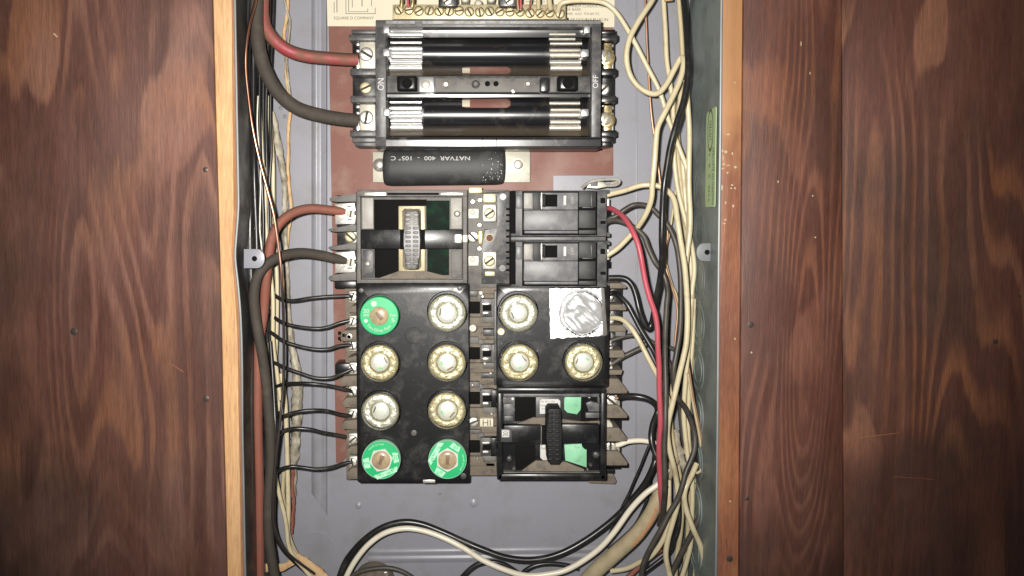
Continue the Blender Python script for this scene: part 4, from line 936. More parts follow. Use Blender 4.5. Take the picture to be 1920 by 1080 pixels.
# foil
foil = MB(); nx_, ny_ = 46, 42; grid = []
for j in range(ny_+1):
    row = []
    for i in range(nx_+1):
        u, v = i/nx_, j/ny_
        ex = 0.8*noise.noise(Vector((v*9, 3, 1))) if i in (0, nx_) else 0; ey = 1.0*noise.noise(Vector((u*11, 7, 2))) if j in (0, ny_) else 0
        x = 1030 + u*103 + ex*2 + v*2; y = 541 + v*94 + (v)*(-u*6) + ey*2
        h = 46.2 + 0.25*noise.noise(Vector((x*0.07, y*0.07, 0)))
        d = math.hypot(x-1092, (y-588)*0.97)
        if d < 37: h += 2.2*(1-(d/37)**6) + 3.4*noise.noise(Vector(((x+y)*0.022, (x-y)*0.06, 4))) + 0.7*noise.noise(Vector((x*0.08, y*0.1, 9)))
        elif d < 41: h -= 1.3
        h += 0.12*noise.noise(Vector((x*0.22, y*0.22, 5)))
        row.append(foil.bm.verts.new(P(x, y, h*mm)))
    grid.append(row)
for j in range(ny_):
    for i in range(nx_): foil._face([grid[j][i], grid[j][i+1], grid[j+1][i+1], grid[j+1][i]])
fo = foil.build('foil_patch', 'foil', smooth=70, recalc=False)
tag(fo, 'square of crumpled silver foil pressed over the top right fuse socket', 'foil')
pl('folded_edge', 'dusty_grey', fo, [(1127, 541), (1133, 540), (1139, 628), (1131, 631)], 46.3, 47.4, 0.2)

# ================================================================== lower right pull-out
lp = thing('lower_pullout', 'black pull-out block with green windows and upright handle at lower right', 'pull-out block', 1035, 900, 2)
mb = MB(); mb.box(932, 727, 1137, 738, 4, 55, 1.5); mb.box(932, 737, 943, 901, 4, 55, 1.2); mb.box(1126, 737, 1137, 901, 4, 55, 1.2); mb.box(932, 889, 1137, 901, 4, 55, 1.5)
rim = mb.build('rim', 'bakelite', lp)
bx('rim_inset', 'dusty_grey', rim, 944, 885.5, 1125, 889.5, 40, 52, bev=0.5)
fc = bx('face', 'bakelite', lp, 942, 737, 1127, 891, 5, 47, bev=0.4)
bx('top_lip', 'breaker_case', fc, 944, 738.5, 1124, 745, 46, 51, bev=0.8)
bx('window', 'bakelite_and_void', fc, 965, 742, 1005, 790, 46, 47.6, bev=0.3); bx('window', 'bakelite_and_void', fc, 966, 834, 1004, 884, 46, 47.6, bev=0.3); bx('window', 'bakelite_and_void', fc, 1090, 740, 1120, 790, 46, 47.6, bev=0.3)  # flat black slabs painted as the shade inside the openings
pl('green_flag', 'green_window', fc, [(1060, 744), (1090, 744), (1089, 768), (1082, 777), (1064, 774), (1058, 768), (1058, 748)], 46, 48.6, 0.3)
pl('green_flag', 'green_window', fc, [(1058, 834), (1091, 832), (1091, 838), (1096, 843), (1100, 843), (1100, 877), (1078, 869), (1060, 864)], 46, 48.6, 0.3)
lb = pl('paper_label', 'white_ink', fc, [(1012, 752), (1015, 748.5), (1047, 748.5), (1050.5, 752), (1050.5, 776), (1012, 776)], 46, 48.2, 0.1)
text_in(lb, 'Square D Company', 1013, 758, 1050, 762.5, 48.5, 'ink'); text_in(lb, 'Park Ridge', 1016, 765, 1030, 769, 48.5, 'ink'); text_in(lb, 'No 30 A 250', 1014, 751, 1040, 754.5, 48.5, 'ink')
lb = pl('paper_label', 'white_ink', fc, [(1013, 834), (1028, 834), (1028, 863), (1018, 863), (1013, 858)], 46, 48.2, 0.1)
text_in(lb, 'Push', 1014.5, 838, 1024, 843, 48.5, 'ink')
pl('sill', 'dusty', fc, [(966, 796), (1000, 783), (1026, 783), (1026, 797), (964, 798)], 46, 49.5, 0.2); pl('sill', 'dusty', fc, [(1054, 786), (1090, 791), (1124, 789), (1124, 797), (1054, 798)], 46, 49.5, 0.2)
pl('sill', 'dusty', fc, [(975, 885), (1004, 864), (1060, 866), (1095, 880), (1095, 886), (972, 887)], 46, 49.0, 0.2)
bx('crossbar', 'bakelite', lp, 944, 798, 1014, 833, 46, 55, bev=0.8); bx('crossbar', 'bakelite', lp, 1053, 796, 1124, 832, 46, 55, bev=0.8); bx('crossbar_web', 'bakelite_and_void', lp, 1015, 800, 1053, 834, 46, 51, bev=0.3)
bx('bright_edge', 'dusty_grey', lp, 1014, 799, 1016, 835, 50, 55.6, bev=0.2)
tg = bx('number_plate', 'bakelite_grey', lp, 939, 805, 960, 829, 54, 56.5, bev=0.4); bx('paper', 'white_ink', tg, 941, 807, 955, 820, 56, 57, bev=0.2); text_in(tg, '30', 943, 809, 953, 818, 57.2, 'ink', 1)
hd = pl('handle', 'handle_black', lp, [(1030, 766), (1050, 766), (1053, 772), (1053.5, 820), (1053, 866), (1049, 872), (1032, 872), (1027, 866), (1024.5, 820), (1025.5, 772)], 48, 66, 1.8)
for i in range(11):
    for s in (-1, 1): bx('grip_rib', 'handle_black', hd, 1039 + s*6.6 - 4.8, 772 + i*8.7, 1039 + s*6.6 + 4.8, 777.4 + i*8.7, 65, 66.9, bev=0.8)
for x, y, r, m_ in ((961.5, 749, 4.5, 'tin'), (1105, 745, 3.2, 'tin'), (1119, 767, 2.6, 'tin'), (950, 766, 2.5, 'tin'), (951, 770, 2, 'tin'), (1118, 854, 6.5, 'bakelite_grey'), (955, 861, 5.5, 'bakelite_grey'), (964, 879, 4, 'bakelite_grey'), (1108, 873, 3.5, 'bakelite_grey'), (1102, 881, 1.6, 'tin')):
    lt('rivet', m_, fc, x, y, [(r, 47), (r*0.9, 48.4), (r*0.5, 49)], n=14)
pl('moulded_corner', 'breaker_case', fc, [(1098, 756), (1108, 752), (1124, 757), (1124, 772), (1104, 772)], 46, 50, 0.6); pl('moulded_corner', 'breaker_case', fc, [(944, 758), (962, 756), (966, 768), (962, 786), (944, 784)], 46, 49.5, 0.6)
bx('moulded_step', 'breaker_case', fc, 945, 780, 963, 790, 46, 51, bev=0.7); bx('moulded_step', 'breaker_case', fc, 1098, 774, 1124, 784, 46, 51, bev=0.7)
for y0, y1 in ((719, 738), (769, 784), (811, 828), (855, 873)):
    pl('barrier_fin', 'dusty', lp, [(1133, y0-9), (1160, y0-9), (1177, y1-5), (1176, y1), (1133, y1)], 8, 38, 0.5)
    pl('fin_lip', 'bakelite_and_void', lp, [(1133, y1+0.3), (1176.5, y1+0.3), (1177, y1-3), (1178, y1-3), (1177, y1+3), (1133, y1+3)], 10, 34, 0.2)
for x, y, a in ((1147, 752, -40), (1144, 838, 90)):
    t_ = bx('terminal_plate', 'tin_dull', lp, 1132, y-12, 1163, y+16, 14, 32, bev=1.8); screw(t_, x, y, 32, 12, a, 'tin')
lt('half_disc', 'pin_white', lp, 1136, 803, [(15, 28), (15, 34), (13, 35.5), (6, 36)], n=24, sy=1.1)
pl('base_tab', 'dusty', lp, [(1095, 880), (1145, 880), (1156, 902), (1154, 908), (1104, 906), (1099, 898)], 4, 16, 0.6)
tabsh = bx('base_foot', 'bakelite', lp, 1128, 880, 1152, 888, 4, 26, bev=0.5)

# ================================================================== WIRES
def wire(name, label, m, r, h, pts, group=None, cat='wire', **kw):
    o = MB().wire(pts, r, h, **kw).build(name, m, smooth=70)
    return tag(o, label, cat, group)
# -- left: heavy mains
wire('main_cable', 'thick red main cable curving into the upper left terminal', 'red_main', 12, 50, [(496, -60, 50), (492, 0, 50), (493, 33, 50), (501, 57, 50), (520, 80, 48), (545, 96, 44), (577, 105, 40), (617, 109, 36), (648, 111, 33), (672, 112, 31)], cat='cable', n=16)
wire('main_cable', 'thick black main cable curving into the second upper left terminal', 'old_rubber', 13, 50, [(483, -60, 56), (481, 10, 56), (482, 60, 56), (488, 105, 56), (504, 146, 54), (527, 180, 50), (558, 203, 46), (600, 216, 40), (640, 223, 34), (672, 226, 31)], cat='cable', n=16)
wire('feeder_cable', 'rusty red cable from the upper lug of the grey pull-out, down the left wall', 'rust_cable', 9, 40, [(648, 397, 31), (620, 394, 34), (583, 391, 40), (552, 398, 46), (527, 416, 52), (511, 443, 56), (504, 480, 56), (499, 530, 54), (494, 590, 50), (487, 640, 54), (483, 700, 56), (483, 800, 56), (485, 900, 56), (486, 1000, 56), (487, 1120, 56)], cat='cable', n=14)
wire('feeder_cable', 'dirty dark cable from the lower lug of the grey pull-out, bending down', 'old_rubber', 9.5, 40, [(650, 489, 31), (630, 485, 34), (600, 478, 40), (563, 474, 48), (528, 480, 58), (500, 496, 66), (483, 520, 70), (477, 555, 70), (481, 600, 68), (489, 645, 66), (496, 695, 62), (502, 745, 60), (506, 800, 60), (507, 870, 60), (503, 930, 60), (502, 985, 60), (506, 1025, 60), (516, 1090, 60)], cat='cable', n=14)
wire('feeder_cable', 'dark brown cable lying tight against the left wall at bottom', 'old_rubber', 7.5, 66, [(472, 520, 40), (469, 600, 50), (467, 700, 66), (466, 820, 68), (468, 930, 68), (470, 1020, 66), (472, 1120, 66)], cat='cable', n=12)
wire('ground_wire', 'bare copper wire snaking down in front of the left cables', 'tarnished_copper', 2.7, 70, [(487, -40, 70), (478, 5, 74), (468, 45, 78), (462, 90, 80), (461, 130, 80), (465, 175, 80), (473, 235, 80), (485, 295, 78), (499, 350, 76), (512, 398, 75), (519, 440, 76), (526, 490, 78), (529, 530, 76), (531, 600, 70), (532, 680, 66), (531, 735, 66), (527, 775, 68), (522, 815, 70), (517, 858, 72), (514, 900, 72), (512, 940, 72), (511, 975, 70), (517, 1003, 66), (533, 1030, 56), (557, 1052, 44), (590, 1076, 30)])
GB = 'black wires bundled on the left wall'
for i, (a, b, c, hh, dl) in enumerate(((478, 482, 490, 40, 'leftmost black wire in the upper left bundle'), (486, 487, 494, 45, 'second black wire in the upper left bundle'), (493, 494, 499, 34, 'third black wire in the upper left bundle'), (500, 499, 504, 28, 'fourth black wire in the upper left bundle'), (508, 508, 508, 22, 'rightmost black wire in the upper left bundle'))):
    wire('black_wire', dl + ', beside the copper wire', 'black_wire', 3.2, hh, [(a+6, -30), (a+3, 60), (a, 140), (b-1, 220), (b+1, 290), (c-2, 350), (c, 420), (c-2, 480), (c-4, 560), (c-3, 640)], GB)
wire('black_wire', 'black wire hugging the left wall beside the orange wood edge', 'black_wire', 8, 58, [(468, -30), (463, 60), (464, 170), (466, 300), (468, 400), (469, 460), (472, 520), (474, 600)], GB)
wire('black_wire', 'heavy black wire between the left tab and the corner bundle', 'black_wire', 7, 46, [(476, -30), (474, 120), (474, 250), (478, 360), (481, 450), (482, 540), (478, 620)], GB)
wire('black_wire', 'black wire low against the left wall behind the copper wire', 'black_wire', 6, 30, [(472, -30), (470, 120), (478, 260), (484, 380), (488, 480), (488, 600)], GB)
wire('grey_wire', 'pale grey wire bending beside the left mounting tab', 'tin_dull', 1.8, 52, [(484, 180), (482, 235), (488, 300), (489, 350), (487, 400), (487, 430), (489, 452), (491, 468)])
wire('cream_wire', 'cream wire showing above the rusty red cable on the left', 'cream', 4, 20, [(503, 180), (512, 300), (513, 345), (513, 400), (516, 460), (520, 540), (519, 620), (516, 700), (524, 770)])
wire('cream_wire', 'cream wire left of the copper wire near the left tab', 'cream', 4, 34, [(487, 200), (494, 300), (498, 355), (498, 410), (500, 440), (505, 500), (512, 560), (513, 640), (519, 700), (526, 750)])
wire('cream_wire', 'thin cream wire behind the black branch wires at left', 'cream_dull', 3.4, 16, [(508, 470), (510, 520), (508, 580), (505, 640), (508, 700), (520, 760)])
wire('cream_wire', 'cream wire hanging below the branch wires at lower left', 'cream', 4.6, 26, [(526, 700), (533, 740), (537, 780), (538, 840), (540, 900), (541, 950), (540, 985), (541, 1015), (552, 1038), (570, 1062), (600, 1090)])
wire('cream_wire', 'cream wire slanting to join the others at lower left', 'cream', 4, 34, [(513, 880), (519, 905), (526, 935), (534, 968), (538, 995), (541, 1020), (550, 1042), (566, 1062), (590, 1090)])
wire('cream_wire', 'dull cream wire between two others at lower left', 'cream_dull', 3.8, 20, [(532, 880), (531, 920), (534, 955), (539, 985), (546, 1015), (558, 1040), (580, 1070)])
wire('old_sheath', 'crumpled dirty paper sheath twisting down behind the copper wire', 'paper_sheath', [4.5, 5, 7, 6, 5, 5, 4.5, 5, 5.5, 6, 8, 10, 10, 9, 8, 7, 6], 9, [(511, 210), (517, 240), (523, 280), (530, 315), (534, 355), (533, 420), (536, 470), (538, 530), (540, 590), (546, 640), (555, 690), (558, 730), (557, 770), (555, 810), (552, 850), (550, 880), (549, 930)], cat='sheath', rough=0.55, n=12)
wire('old_wire', 'brown corroded bare wire behind the red main cable', 'torn_paper', 3.2, 7, [(540, -30), (538, 25), (533, 60), (535, 100), (538, 150), (544, 205), (540, 245), (541, 290), (540, 325), (544, 370), (546, 400), (540, 435), (537, 475), (534, 520), (530, 560)], rough=0.5)
wire('old_wire', 'frayed pale thread running beside the corroded wire at top left', 'paper_sheath', 2.2, 10, [(528, -20), (536, 15), (543, 40), (541, 75), (537, 110), (541, 150), (545, 190)], rough=0.6)
wire('old_wire', 'rusty wire strand beside the cream wires at lower left', 'rust_cable', 3.2, 14, [(549, 880), (549, 915), (551, 935), (549, 965), (547, 1000)], rough=0.7)
wire('torn_sheath', 'torn orange paper sheath at the bottom left corner', 'torn_paper', [4, 8, 10, 11, 12], 26, [(556, 1040), (567, 1050), (582, 1063), (600, 1080), (622, 1100)], cat='sheath', rough=0.35, flat=0.6)
wire('torn_sheath', 'torn cream paper strip crossing behind the dark cables at bottom left', 'torn_paper', [7, 8, 7, 6, 4], 30, [(484, 1066), (505, 1064), (528, 1064), (543, 1056), (556, 1050)], cat='sheath', rough=0.45, flat=0.35)
# -- branch wires into the left fuse terminals
BR = [
 ('topmost', [(498, 520, 30), (507, 543, 30), (517, 555, 32), (530, 562, 34), (550, 564, 34), (583, 559, 34), (617, 556, 32), (650, 555, 29), (660, 556, 29)]),
 ('second', [(497, 555, 32), (502, 577, 32), (513, 594, 34), (530, 605, 36), (555, 612, 36), (590, 616, 36), (612, 614, 34), (635, 606, 31), (656, 601, 29)]),
 ('third', [(493, 590, 34), (499, 613, 34), (515, 628, 36), (533, 640, 38), (560, 649, 38), (590, 655, 38), (615, 655, 36), (635, 649, 32), (658, 647, 29)]),
 ('fourth', [(495, 650, 34), (503, 671, 34), (520, 683, 36), (540, 692, 38), (565, 701, 38), (592, 709, 38), (620, 709, 36), (640, 701, 32), (660, 692, 29)]),
 ('fifth', [(503, 735, 34), (512, 728, 34), (530, 721, 36), (560, 719, 40), (590, 720, 40), (620, 724, 36), (645, 730, 32), (660, 734, 29)]),
 ('sixth', [(512, 798, 40), (519, 786, 42), (535, 779, 44), (558, 772, 44), (585, 769, 42), (612, 770, 38), (640, 777, 32), (660, 780, 29)]),
 ('seventh', [(517, 822, 44), (526, 811, 46), (540, 805, 46), (558, 803, 46), (582, 805, 44), (605, 811, 40), (628, 815, 34), (648, 819, 29)]),
 ('lowest', [(510, 892, 46), (521, 882, 46), (545, 875, 46), (568, 877, 44), (592, 880, 42), (620, 877, 38), (642, 870, 32), (660, 866, 29)])]
for nm, pts in BR:
    wire('black_wire', 'black branch wire into the left fuse terminals, %s of eight' % nm, 'black_wire', 3.7, 30, pts, 'branch wires to the left fuse terminals')
wire('black_wire', 'glossy black wire down the lower left beside the dark cables', 'black_wire', 4.2, 58, [(507, 640, 36), (512, 720, 44), (516, 800, 52), (515, 870, 56), (513, 925, 56), (511, 970, 54), (516, 1000, 50), (530, 1028, 42), (552, 1052, 32), (580, 1078, 24)], GB)
# -- bottom loops
wire('black_wire', 'heavy black wire looping across the bottom of the box', 'black_wire', 6.2, 40, [(628, 1110, 30), (645, 1060, 30), (665, 1030, 30), (692, 1004, 30), (722, 987, 30), (756, 979, 30), (790, 983, 30), (830, 998, 32), (868, 1015, 34), (905, 1030, 36), (950, 1046, 38), (1000, 1050, 38), (1050, 1038, 36), (1100, 1011, 34), (1150, 974, 34), (1184, 939, 36), (1210, 905, 38), (1227, 868, 40), (1234, 840, 34), (1240, 800, 26)], n=12)
wire('white_wire', 'white wire following under the heavy black loop at the bottom', 'white_wire', 5.4, 44, [(640, 1110, 34), (650, 1080, 34), (668, 1048, 34), (692, 1019, 34), (722, 999, 34), (757, 991, 34), (792, 995, 34), (830, 1008, 36), (868, 1027, 38), (905, 1050, 40), (945, 1068, 42), (985, 1079, 42), (1025, 1077, 42), (1067, 1066, 42), (1117, 1033, 42), (1150, 999, 44), (1183, 955, 46), (1210, 926, 48), (1237, 905, 48), (1252, 880, 44)], n=12)
wire('black_wire', 'small black arch low at the bottom left of the middle', 'grimy_wire', 4.5, 22, [(655, 1082), (680, 1070), (710, 1065), (735, 1066), (760, 1075), (790, 1095)])
wire('black_wire', 'small black arch under the white loop at bottom centre', 'black_wire', 4.8, 24, [(845, 1110), (870, 1078), (893, 1059), (920, 1053), (945, 1058), (965, 1070), (985, 1085)])
wire('black_wire', 'low black arch right of bottom centre', 'black_wire', 4.4, 22, [(972, 1085), (985, 1070), (1005, 1060), (1030, 1057), (1060, 1060), (1085, 1066)])
wire('jacketed_cable', 'thick tan jacketed cable with orange print, rising at bottom right', 'jacket', [15, 15, 14.5, 14, 13.5, 13, 12, 10, 8], 50, [(1080, 1112, 34), (1117, 1070, 36), (1158, 1034, 38), (1192, 1002, 40), (1217, 969, 40), (1231, 940, 40), (1242, 910, 38), (1256, 880, 34), (1268, 860, 30)], cat='cable', n=16)
jk = bpy.data.objects['jacketed_cable']
mb = MB()
for i in range(15):
    t = i/14; x = 1189 + 40*t + 6*math.sin(t*3); y = 1021 - 66*t; r = 2.8
    n = 8; hh = 47.5
    for k in range(n):
        if (i*3+k) % 8 == 0: continue
        a0, a1 = 2*math.pi*k/n, 2*math.pi*(k+1)/n
        mb._face([mb.bm.verts.new(P(x + q*math.cos(a), y + q*1.1*math.sin(a), hh*mm)) for a, q in ((a0, r), (a1, r), (a1, r*0.55), (a0, r*0.55))])
mb.build('orange_print', 'orange_ink', jk, recalc=False)
lk = thing('cable_clamp', 'grimy round cable clamp at the bottom edge, under a small black arch', 'cable clamp', 702, 1085, 2)
lt('ring', 'dusty', lk, 700, 1098, [(40, 2), (40, 12), (36, 15), (30, 15), (28, 10)], n=28); screw(lk, 723, 1076, 14, 5, 30, 'tin')
# -- right-hand wires
GC = 'cream wires in the right-hand bundle'
wire('cream_wire', 'cream wire looping from the right end of the terminal bar and down', 'cream', 4.6, 40, [(1046, 22, 37), (1050, 9, 42), (1062, 3, 44), (1092, 1, 44), (1125, 3, 44), (1143, 11, 44), (1159, 27, 44), (1176, 54, 44), (1193, 86, 44), (1213, 126, 42), (1236, 170, 40), (1252, 222, 40), (1265, 255, 42), (1276, 284, 44), (1287, 315, 44), (1293, 355, 44), (1291, 410, 40), (1290, 470, 40)], GC)
wire('cream_wire', 'cream wire with a wide bend that ends at the lower breaker', 'cream', 5.3, 50, [(1240, -35, 40), (1223, 0, 46), (1207, 25, 50), (1192, 49, 52), (1179, 76, 54), (1174, 106, 54), (1179, 137, 54), (1193, 159, 54), (1213, 173, 54), (1233, 175, 54), (1249, 159, 54), (1264, 131, 54), (1277, 108, 54), (1282, 118, 58), (1275, 150, 60), (1262, 181, 62), (1247, 211, 64), (1234, 237, 64), (1230, 262, 64), (1227, 300, 64), (1223, 345, 62), (1221, 372, 60), (1214, 395, 56), (1200, 420, 50), (1180, 443, 44), (1157, 466, 40), (1136, 480, 38)], GC)
wire('cream_wire', 'straight cream wire beside the thin copper strand at top right', 'cream', 4.5, 34, [(1243, -30), (1244, 10), (1247, 60), (1250, 110), (1256, 150), (1261, 200), (1263, 260), (1266, 320), (1273, 365), (1284, 410), (1294, 450), (1300, 482), (1301, 512), (1297, 545), (1294, 600), (1290, 680), (1286, 740)], GC)
wire('cream_wire', 'cream wire close behind the big black wire at top right', 'cream_dull', 4.4, 30, [(1271, -30), (1274, 20), (1277, 70), (1280, 120), (1274, 190), (1268, 240), (1272, 300), (1277, 350), (1283, 410), (1290, 470)], GC)
wire('cream_wire', 'rightmost upright cream wire beside the green sticker', 'cream', 5, 46, [(1286, 150), (1289, 190), (1292, 245), (1292, 300), (1292, 350), (1294, 405), (1292, 440), (1286, 490), (1280, 540)], GC)
wire('cream_wire', 'cream wire arching from the top of the upper breaker to the bundle', 'cream', 5.2, 50, [(1130, 368, 36), (1148, 363, 38), (1168, 358, 42), (1200, 348, 48), (1222, 347, 50), (1240, 351, 52), (1256, 362, 56), (1265, 379, 60), (1269, 410, 64), (1274, 442, 66), (1280, 474, 66), (1285, 508, 66), (1288, 552, 66), (1289, 595, 66), (1287, 638, 66), (1281, 668, 66), (1275, 695, 66), (1268, 730, 66), (1260, 762, 66), (1253, 790, 64), (1251, 815, 62), (1255, 845, 60), (1262, 872, 58), (1268, 900, 54), (1271, 933, 54), (1268, 955, 54), (1260, 984, 54), (1252, 1014, 54), (1249, 1043, 54), (1255, 1075, 54), (1264, 1110, 54)], GC, n=12)
wire('red_wire', 'bright red wire arching from the upper breaker and down the right side', 'red_wire', 5.1, 70, [(1139, 390, 38), (1150, 393, 46), (1168, 406, 60), (1184, 429, 70), (1195, 454, 74), (1202, 482, 76), (1207, 510, 76), (1212, 536, 76), (1219, 562, 76), (1227, 586, 76), (1232, 612, 76), (1234, 645, 76), (1236, 690, 74), (1237, 735, 72), (1238, 790, 70), (1235, 835, 66), (1236, 880, 60), (1239, 925, 56), (1241, 955, 46), (1240, 985, 34)], n=12)
wire('black_wire', 'large black wire running down from the top right corner', 'black_wire', 5.8, 62, [(1278, -30, 50), (1282, 10, 54), (1286, 50, 60), (1290, 100, 66), (1289, 145, 70), (1283, 186, 72), (1268, 234, 74), (1257, 275, 74), (1250, 315, 74), (1245, 350, 74), (1242, 395, 72), (1241, 445, 70), (1242, 480, 66), (1238, 520, 60), (1232, 553, 54), (1227, 582, 50), (1222, 605, 46), (1215, 616, 46), (1206, 603, 46), (1198, 580, 46), (1192, 553, 44), (1184, 533, 42), (1170, 522, 40), (1142, 521, 36)], n=12)
wire('grimy_wire', 'grey grimy wire arching from the upper breaker behind the cream wire', 'grimy_wire', 5.2, 40, [(1130, 424, 34), (1140, 412, 36), (1155, 405, 38), (1172, 393, 40), (1187, 385, 42), (1203, 384, 42), (1220, 389, 42), (1234, 402, 44), (1247, 416, 46), (1258, 434, 48), (1267, 458, 50), (1272, 484, 50), (1276, 520, 52), (1277, 570, 56), (1275, 620, 58), (1268, 662, 60), (1263, 695, 62), (1266, 735, 60), (1275, 752, 58), (1285, 765, 56), (1296, 789, 56), (1303, 818, 56), (1302, 842, 58), (1295, 863, 60), (1286, 885, 62), (1279, 912, 64), (1270, 937, 64), (1255, 963, 64), (1240, 992, 64), (1224, 1020, 62), (1211, 1046, 60), (1204, 1070, 60), (1202, 1110, 60)], n=12)
wire('grimy_wire', 'grey grimy wire dipping from the upper breaker under the red wire', 'grimy_wire', 5.2, 46, [(1131, 424, 32), (1140, 415, 36), (1155, 413, 40), (1172, 418, 44), (1191, 428, 48), (1207, 443, 50), (1216, 466, 52), (1228, 491, 54), (1242, 510, 58), (1249, 528, 60), (1252, 548, 60), (1250, 572, 60), (1248, 620, 60), (1247, 670, 60), (1249, 730, 64), (1248, 765, 68), (1247, 795, 70), (1245, 840, 70), (1246, 890, 70), (1246, 925, 66), (1243, 960, 58), (1236, 985, 48)], n=12)
wire('black_wire', 'black wire from the top fuse terminal on the right, slanting down', 'black_wire', 5, 40, [(1142, 551, 32), (1152, 550, 34), (1160, 554, 38), (1175, 570, 42), (1187, 592, 44), (1200, 617, 46), (1213, 638, 48), (1227, 662, 50), (1237, 688, 50), (1246, 720, 50), (1256, 760, 46)])
wire('cream_wire', 'cream wire from the second fuse terminal on the right, slanting down', 'cream', 4.7, 44, [(1143, 597, 32), (1153, 596, 36), (1167, 600, 42), (1180, 612, 48), (1192, 629, 52), (1204, 650, 54), (1217, 675, 56), (1229, 697, 56), (1242, 722, 54), (1256, 760, 50), (1252, 800, 46), (1246, 840, 46)])
wire('grimy_wire', 'short dark wire from the third fuse terminal on the right', 'grimy_wire', 4.2, 26, [(1143, 640), (1160, 634), (1185, 629), (1210, 634), (1232, 646), (1262, 654), (1280, 672)])
wire('grimy_wire', 'dark bent wire from the lowest fuse terminal on the right', 'grimy_wire', 5, 24, [(1145, 684), (1165, 671), (1184, 661), (1204, 651), (1218, 641), (1232, 650), (1250, 672), (1262, 700)])
wire('copper_strand', 'thin copper strand among the cream wires at upper right', 'copper', 2.1, 26, [(1207, -30), (1210, 20), (1213, 80), (1216, 140), (1220, 200), (1226, 250), (1234, 310), (1241, 370), (1250, 420), (1251, 445), (1247, 490), (1255, 525), (1266, 560), (1270, 590), (1266, 640), (1264, 700)])
wire('copper_strand', 'thin dull strand right of the big black wire near the right tab', 'cream_dull', 2.2, 22, [(1268, 350), (1258, 420), (1248, 480), (1258, 530), (1268, 555), (1271, 600), (1267, 650)])
wire('black_wire', 'black wire from the lower pull-out bending behind the red wire', 'black_wire', 6, 40, [(1160, 746, 34), (1172, 743, 38), (1192, 743, 42), (1212, 747, 44), (1227, 756, 44), (1234, 770, 40), (1225, 795, 44), (1221, 820, 48), (1225, 842, 50), (1234, 863, 52), (1242, 885, 52), (1248, 915, 50)], n=12)
wire('copper_tip', 'bare copper strands where the black wire meets the lower pull-out', 'copper', 2.2, 36, [(1152, 748), (1160, 746), (1168, 744), (1174, 745)])
wire('white_wire', 'white wire from the lowest pull-out terminal behind the red wire', 'white_wire', 5, 34, [(1155, 835), (1163, 833), (1177, 828), (1198, 826), (1218, 828), (1232, 833), (1246, 845)])
wire('black_wire', 'thin black wire slanting below the lower pull-out, left of its twin', 'black_wire', 2.8, 22, [(1217, 836), (1208, 857), (1200, 877), (1190, 900), (1180, 925), (1168, 948), (1150, 985), (1135, 1020)])
wire('black_wire', 'thin black wire slanting below the lower pull-out, right of its twin', 'black_wire', 2.8, 16, [(1226, 850), (1222, 890), (1216, 925), (1206, 955), (1190, 985), (1165, 1010), (1140, 1030)])
GR = 'cream wires at the lower right wall'
wire('cream_wire', 'upright cream wire left of its neighbour beside the lower right wall', 'cream', 4.6, 40, [(1297, 560), (1293, 620), (1288, 690), (1284, 730), (1282, 775), (1285, 815), (1289, 855), (1296, 890), (1298, 925), (1297, 967), (1295, 1017), (1288, 1050), (1276, 1090)], GR)
wire('cream_wire', 'upright cream wire nearest the knockouts at lower right', 'cream', 4.6, 34, [(1301, 560), (1298, 640), (1293, 700), (1291, 750), (1290, 800), (1293, 850), (1302, 905), (1306, 942), (1307, 975), (1312, 1000), (1308, 1035), (1302, 1090)], GR)
wire('cream_wire', 'bright cream wire crossing to the lower right corner', 'cream', 5.2, 58, [(1306, 870, 50), (1296, 893, 56), (1286, 914, 60), (1283, 935, 60), (1288, 960, 60), (1300, 992, 60), (1313, 1022, 58), (1319, 1055, 56), (1321, 1110, 56)], GR)
wire('cream_wire', 'cream wire curving left along the bottom right to the tan cable', 'cream', 4.8, 44, [(1254, 900, 46), (1254, 940, 50), (1253, 985, 50), (1240, 1018, 48), (1221, 1043, 44), (1200, 1054, 38), (1175, 1066, 32), (1145, 1071, 28)], GR)
wire('black_wire', 'black wire slanting down to the left in the bottom right corner', 'grimy_wire', 5.4, 44, [(1308, 880, 46), (1316, 920, 46), (1317, 957, 46), (1307, 980, 46), (1293, 1008, 44), (1279, 1034, 42), (1263, 1067, 40), (1250, 1095, 40)])
wire('black_wire', 'short black wire bowing right behind the cream wires at bottom right', 'black_wire', 4.2, 36, [(1262, 880), (1271, 930), (1274, 960), (1272, 992), (1264, 1015), (1252, 1038), (1225, 1060), (1205, 1075)])
wire('black_wire', 'black wire tight against the lower right wall', 'black_wire', 4, 40, [(1288, 650), (1294, 700), (1300, 740), (1304, 790), (1306, 840), (1310, 890), (1316, 940), (1320, 980)])
wire('thin_wire', 'thin pale wire bowing along the lower right wall', 'cream_dull', 2.8, 50, [(1290, 700), (1297, 737), (1303, 770), (1311, 812), (1317, 853), (1316, 877), (1308, 886), (1298, 884)])
wire('thin_wire', 'thin copper wire beside the bowing pale wire at lower right', 'copper', 1.6, 52, [(1292, 690), (1300, 740), (1307, 775), (1315, 818), (1319, 858), (1317, 880)])
wire('red_scrap', 'dull red wire scrap under the tan cable at bottom right', 'rust_cable', 5, 26, [(1175, 1085), (1190, 1070), (1205, 1055), (1222, 1042), (1240, 1030)])
wire('torn_sheath', 'frayed tan sheath end among the wires at lower right', 'paper_sheath', [5, 8, 8, 7, 5], 24, [(1265, 805), (1270, 835), (1275, 860), (1284, 875), (1292, 885)], cat='sheath', rough=0.6, flat=0.6)
wire('cream_wire', 'cream wire half hidden behind the right bundle near the sticker', 'cream_dull', 4.6, 24, [(1262, 180), (1271, 260), (1278, 340), (1282, 420), (1285, 500), (1290, 580), (1293, 660), (1289, 720)], GC)
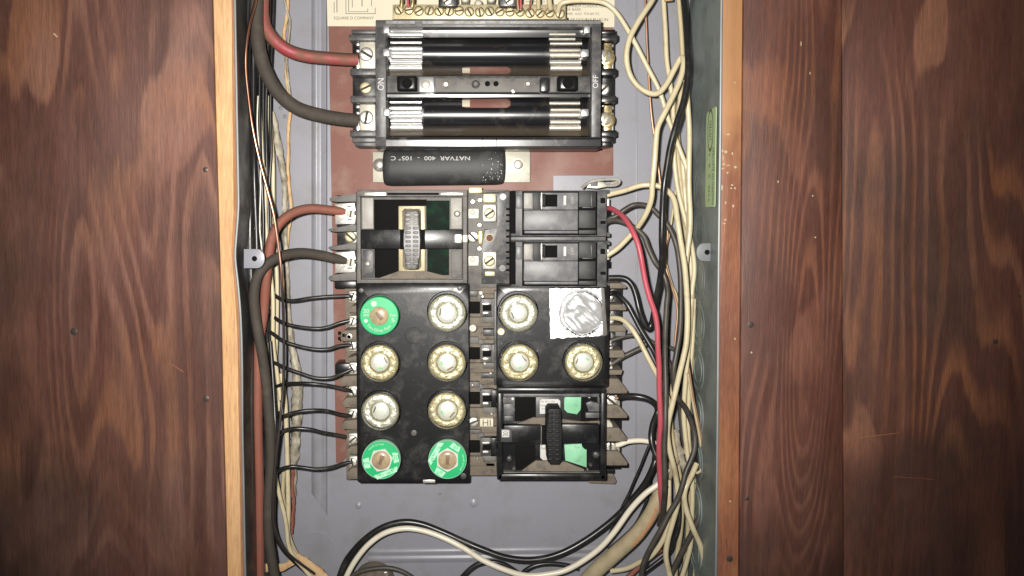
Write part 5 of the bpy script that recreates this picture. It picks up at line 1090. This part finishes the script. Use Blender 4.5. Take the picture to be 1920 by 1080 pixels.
wire('cream_wire', 'cream wire deep in the right bundle beside the right tab', 'cream', 4.6, 30, [(1280, 300), (1285, 380), (1292, 450), (1296, 520), (1299, 600), (1297, 680), (1289, 760), (1286, 850)], GC)
wire('cream_wire', 'cream wire twisting low in the bundle behind the red wire', 'cream_dull', 4.6, 28, [(1262, 720), (1257, 770), (1262, 830), (1274, 890), (1279, 940), (1276, 1000), (1268, 1050), (1266, 1100)], GR)
wire('cream_wire', 'cream wire running straight down the lower right behind the rest', 'cream_dull', 5, 26, [(1292, 880), (1291, 930), (1290, 1000), (1286, 1050), (1284, 1110)], GR)
wire('grimy_wire', 'grimy dark wire deep behind the cream bundle at lower right', 'grimy_wire', 4.6, 18, [(1280, 560), (1276, 640), (1272, 720), (1278, 800), (1290, 880), (1296, 960), (1288, 1040), (1270, 1100)])
wire('wire_tail', 'bare copper tail of the terminal bar, leftmost', 'brass', 4, 40, [(752, 14), (753, 0), (753, -40)]); wire('wire_tail', 'bare copper tail of the terminal bar, second from left', 'brass', 4, 40, [(772, 14), (774, 0), (775, -40)])
wire('red_wire', 'thin red wire entering the top of the terminal bar', 'red_wire', 2.5, 42, [(765, 14), (764, 4), (762, -30)])
wire('wire_tail', 'bare tail at the right end of the terminal bar, left of two', 'cream_dull', 4, 40, [(1010, 18), (1010, 0), (1010, -40)]); wire('wire_tail', 'bare tail at the right end of the terminal bar, right of two', 'cream_dull', 5, 40, [(1033, 20), (1030, 0), (1028, -40)])
wire('copper_strand', 'short copper strand right of the black lug at top', 'copper', 2.4, 44, [(972, 20), (971, 0), (971, -30)]); wire('red_wire', 'thin red strand beside the right black lug at top', 'red_wire', 2.4, 44, [(977, 16), (977, 0), (977, -30)])
wire('copper_strand', 'slanting copper strand above the right part of the terminal bar', 'rust_cable', 1.8, 44, [(993, 18), (995, 4), (998, -20)])
wire('wire_nut', 'orange wire connector at the top edge, right of the card', 'torn_paper', 8, 40, [(1253, -25), (1253, -10), (1254, 2)], cat='wire connector')
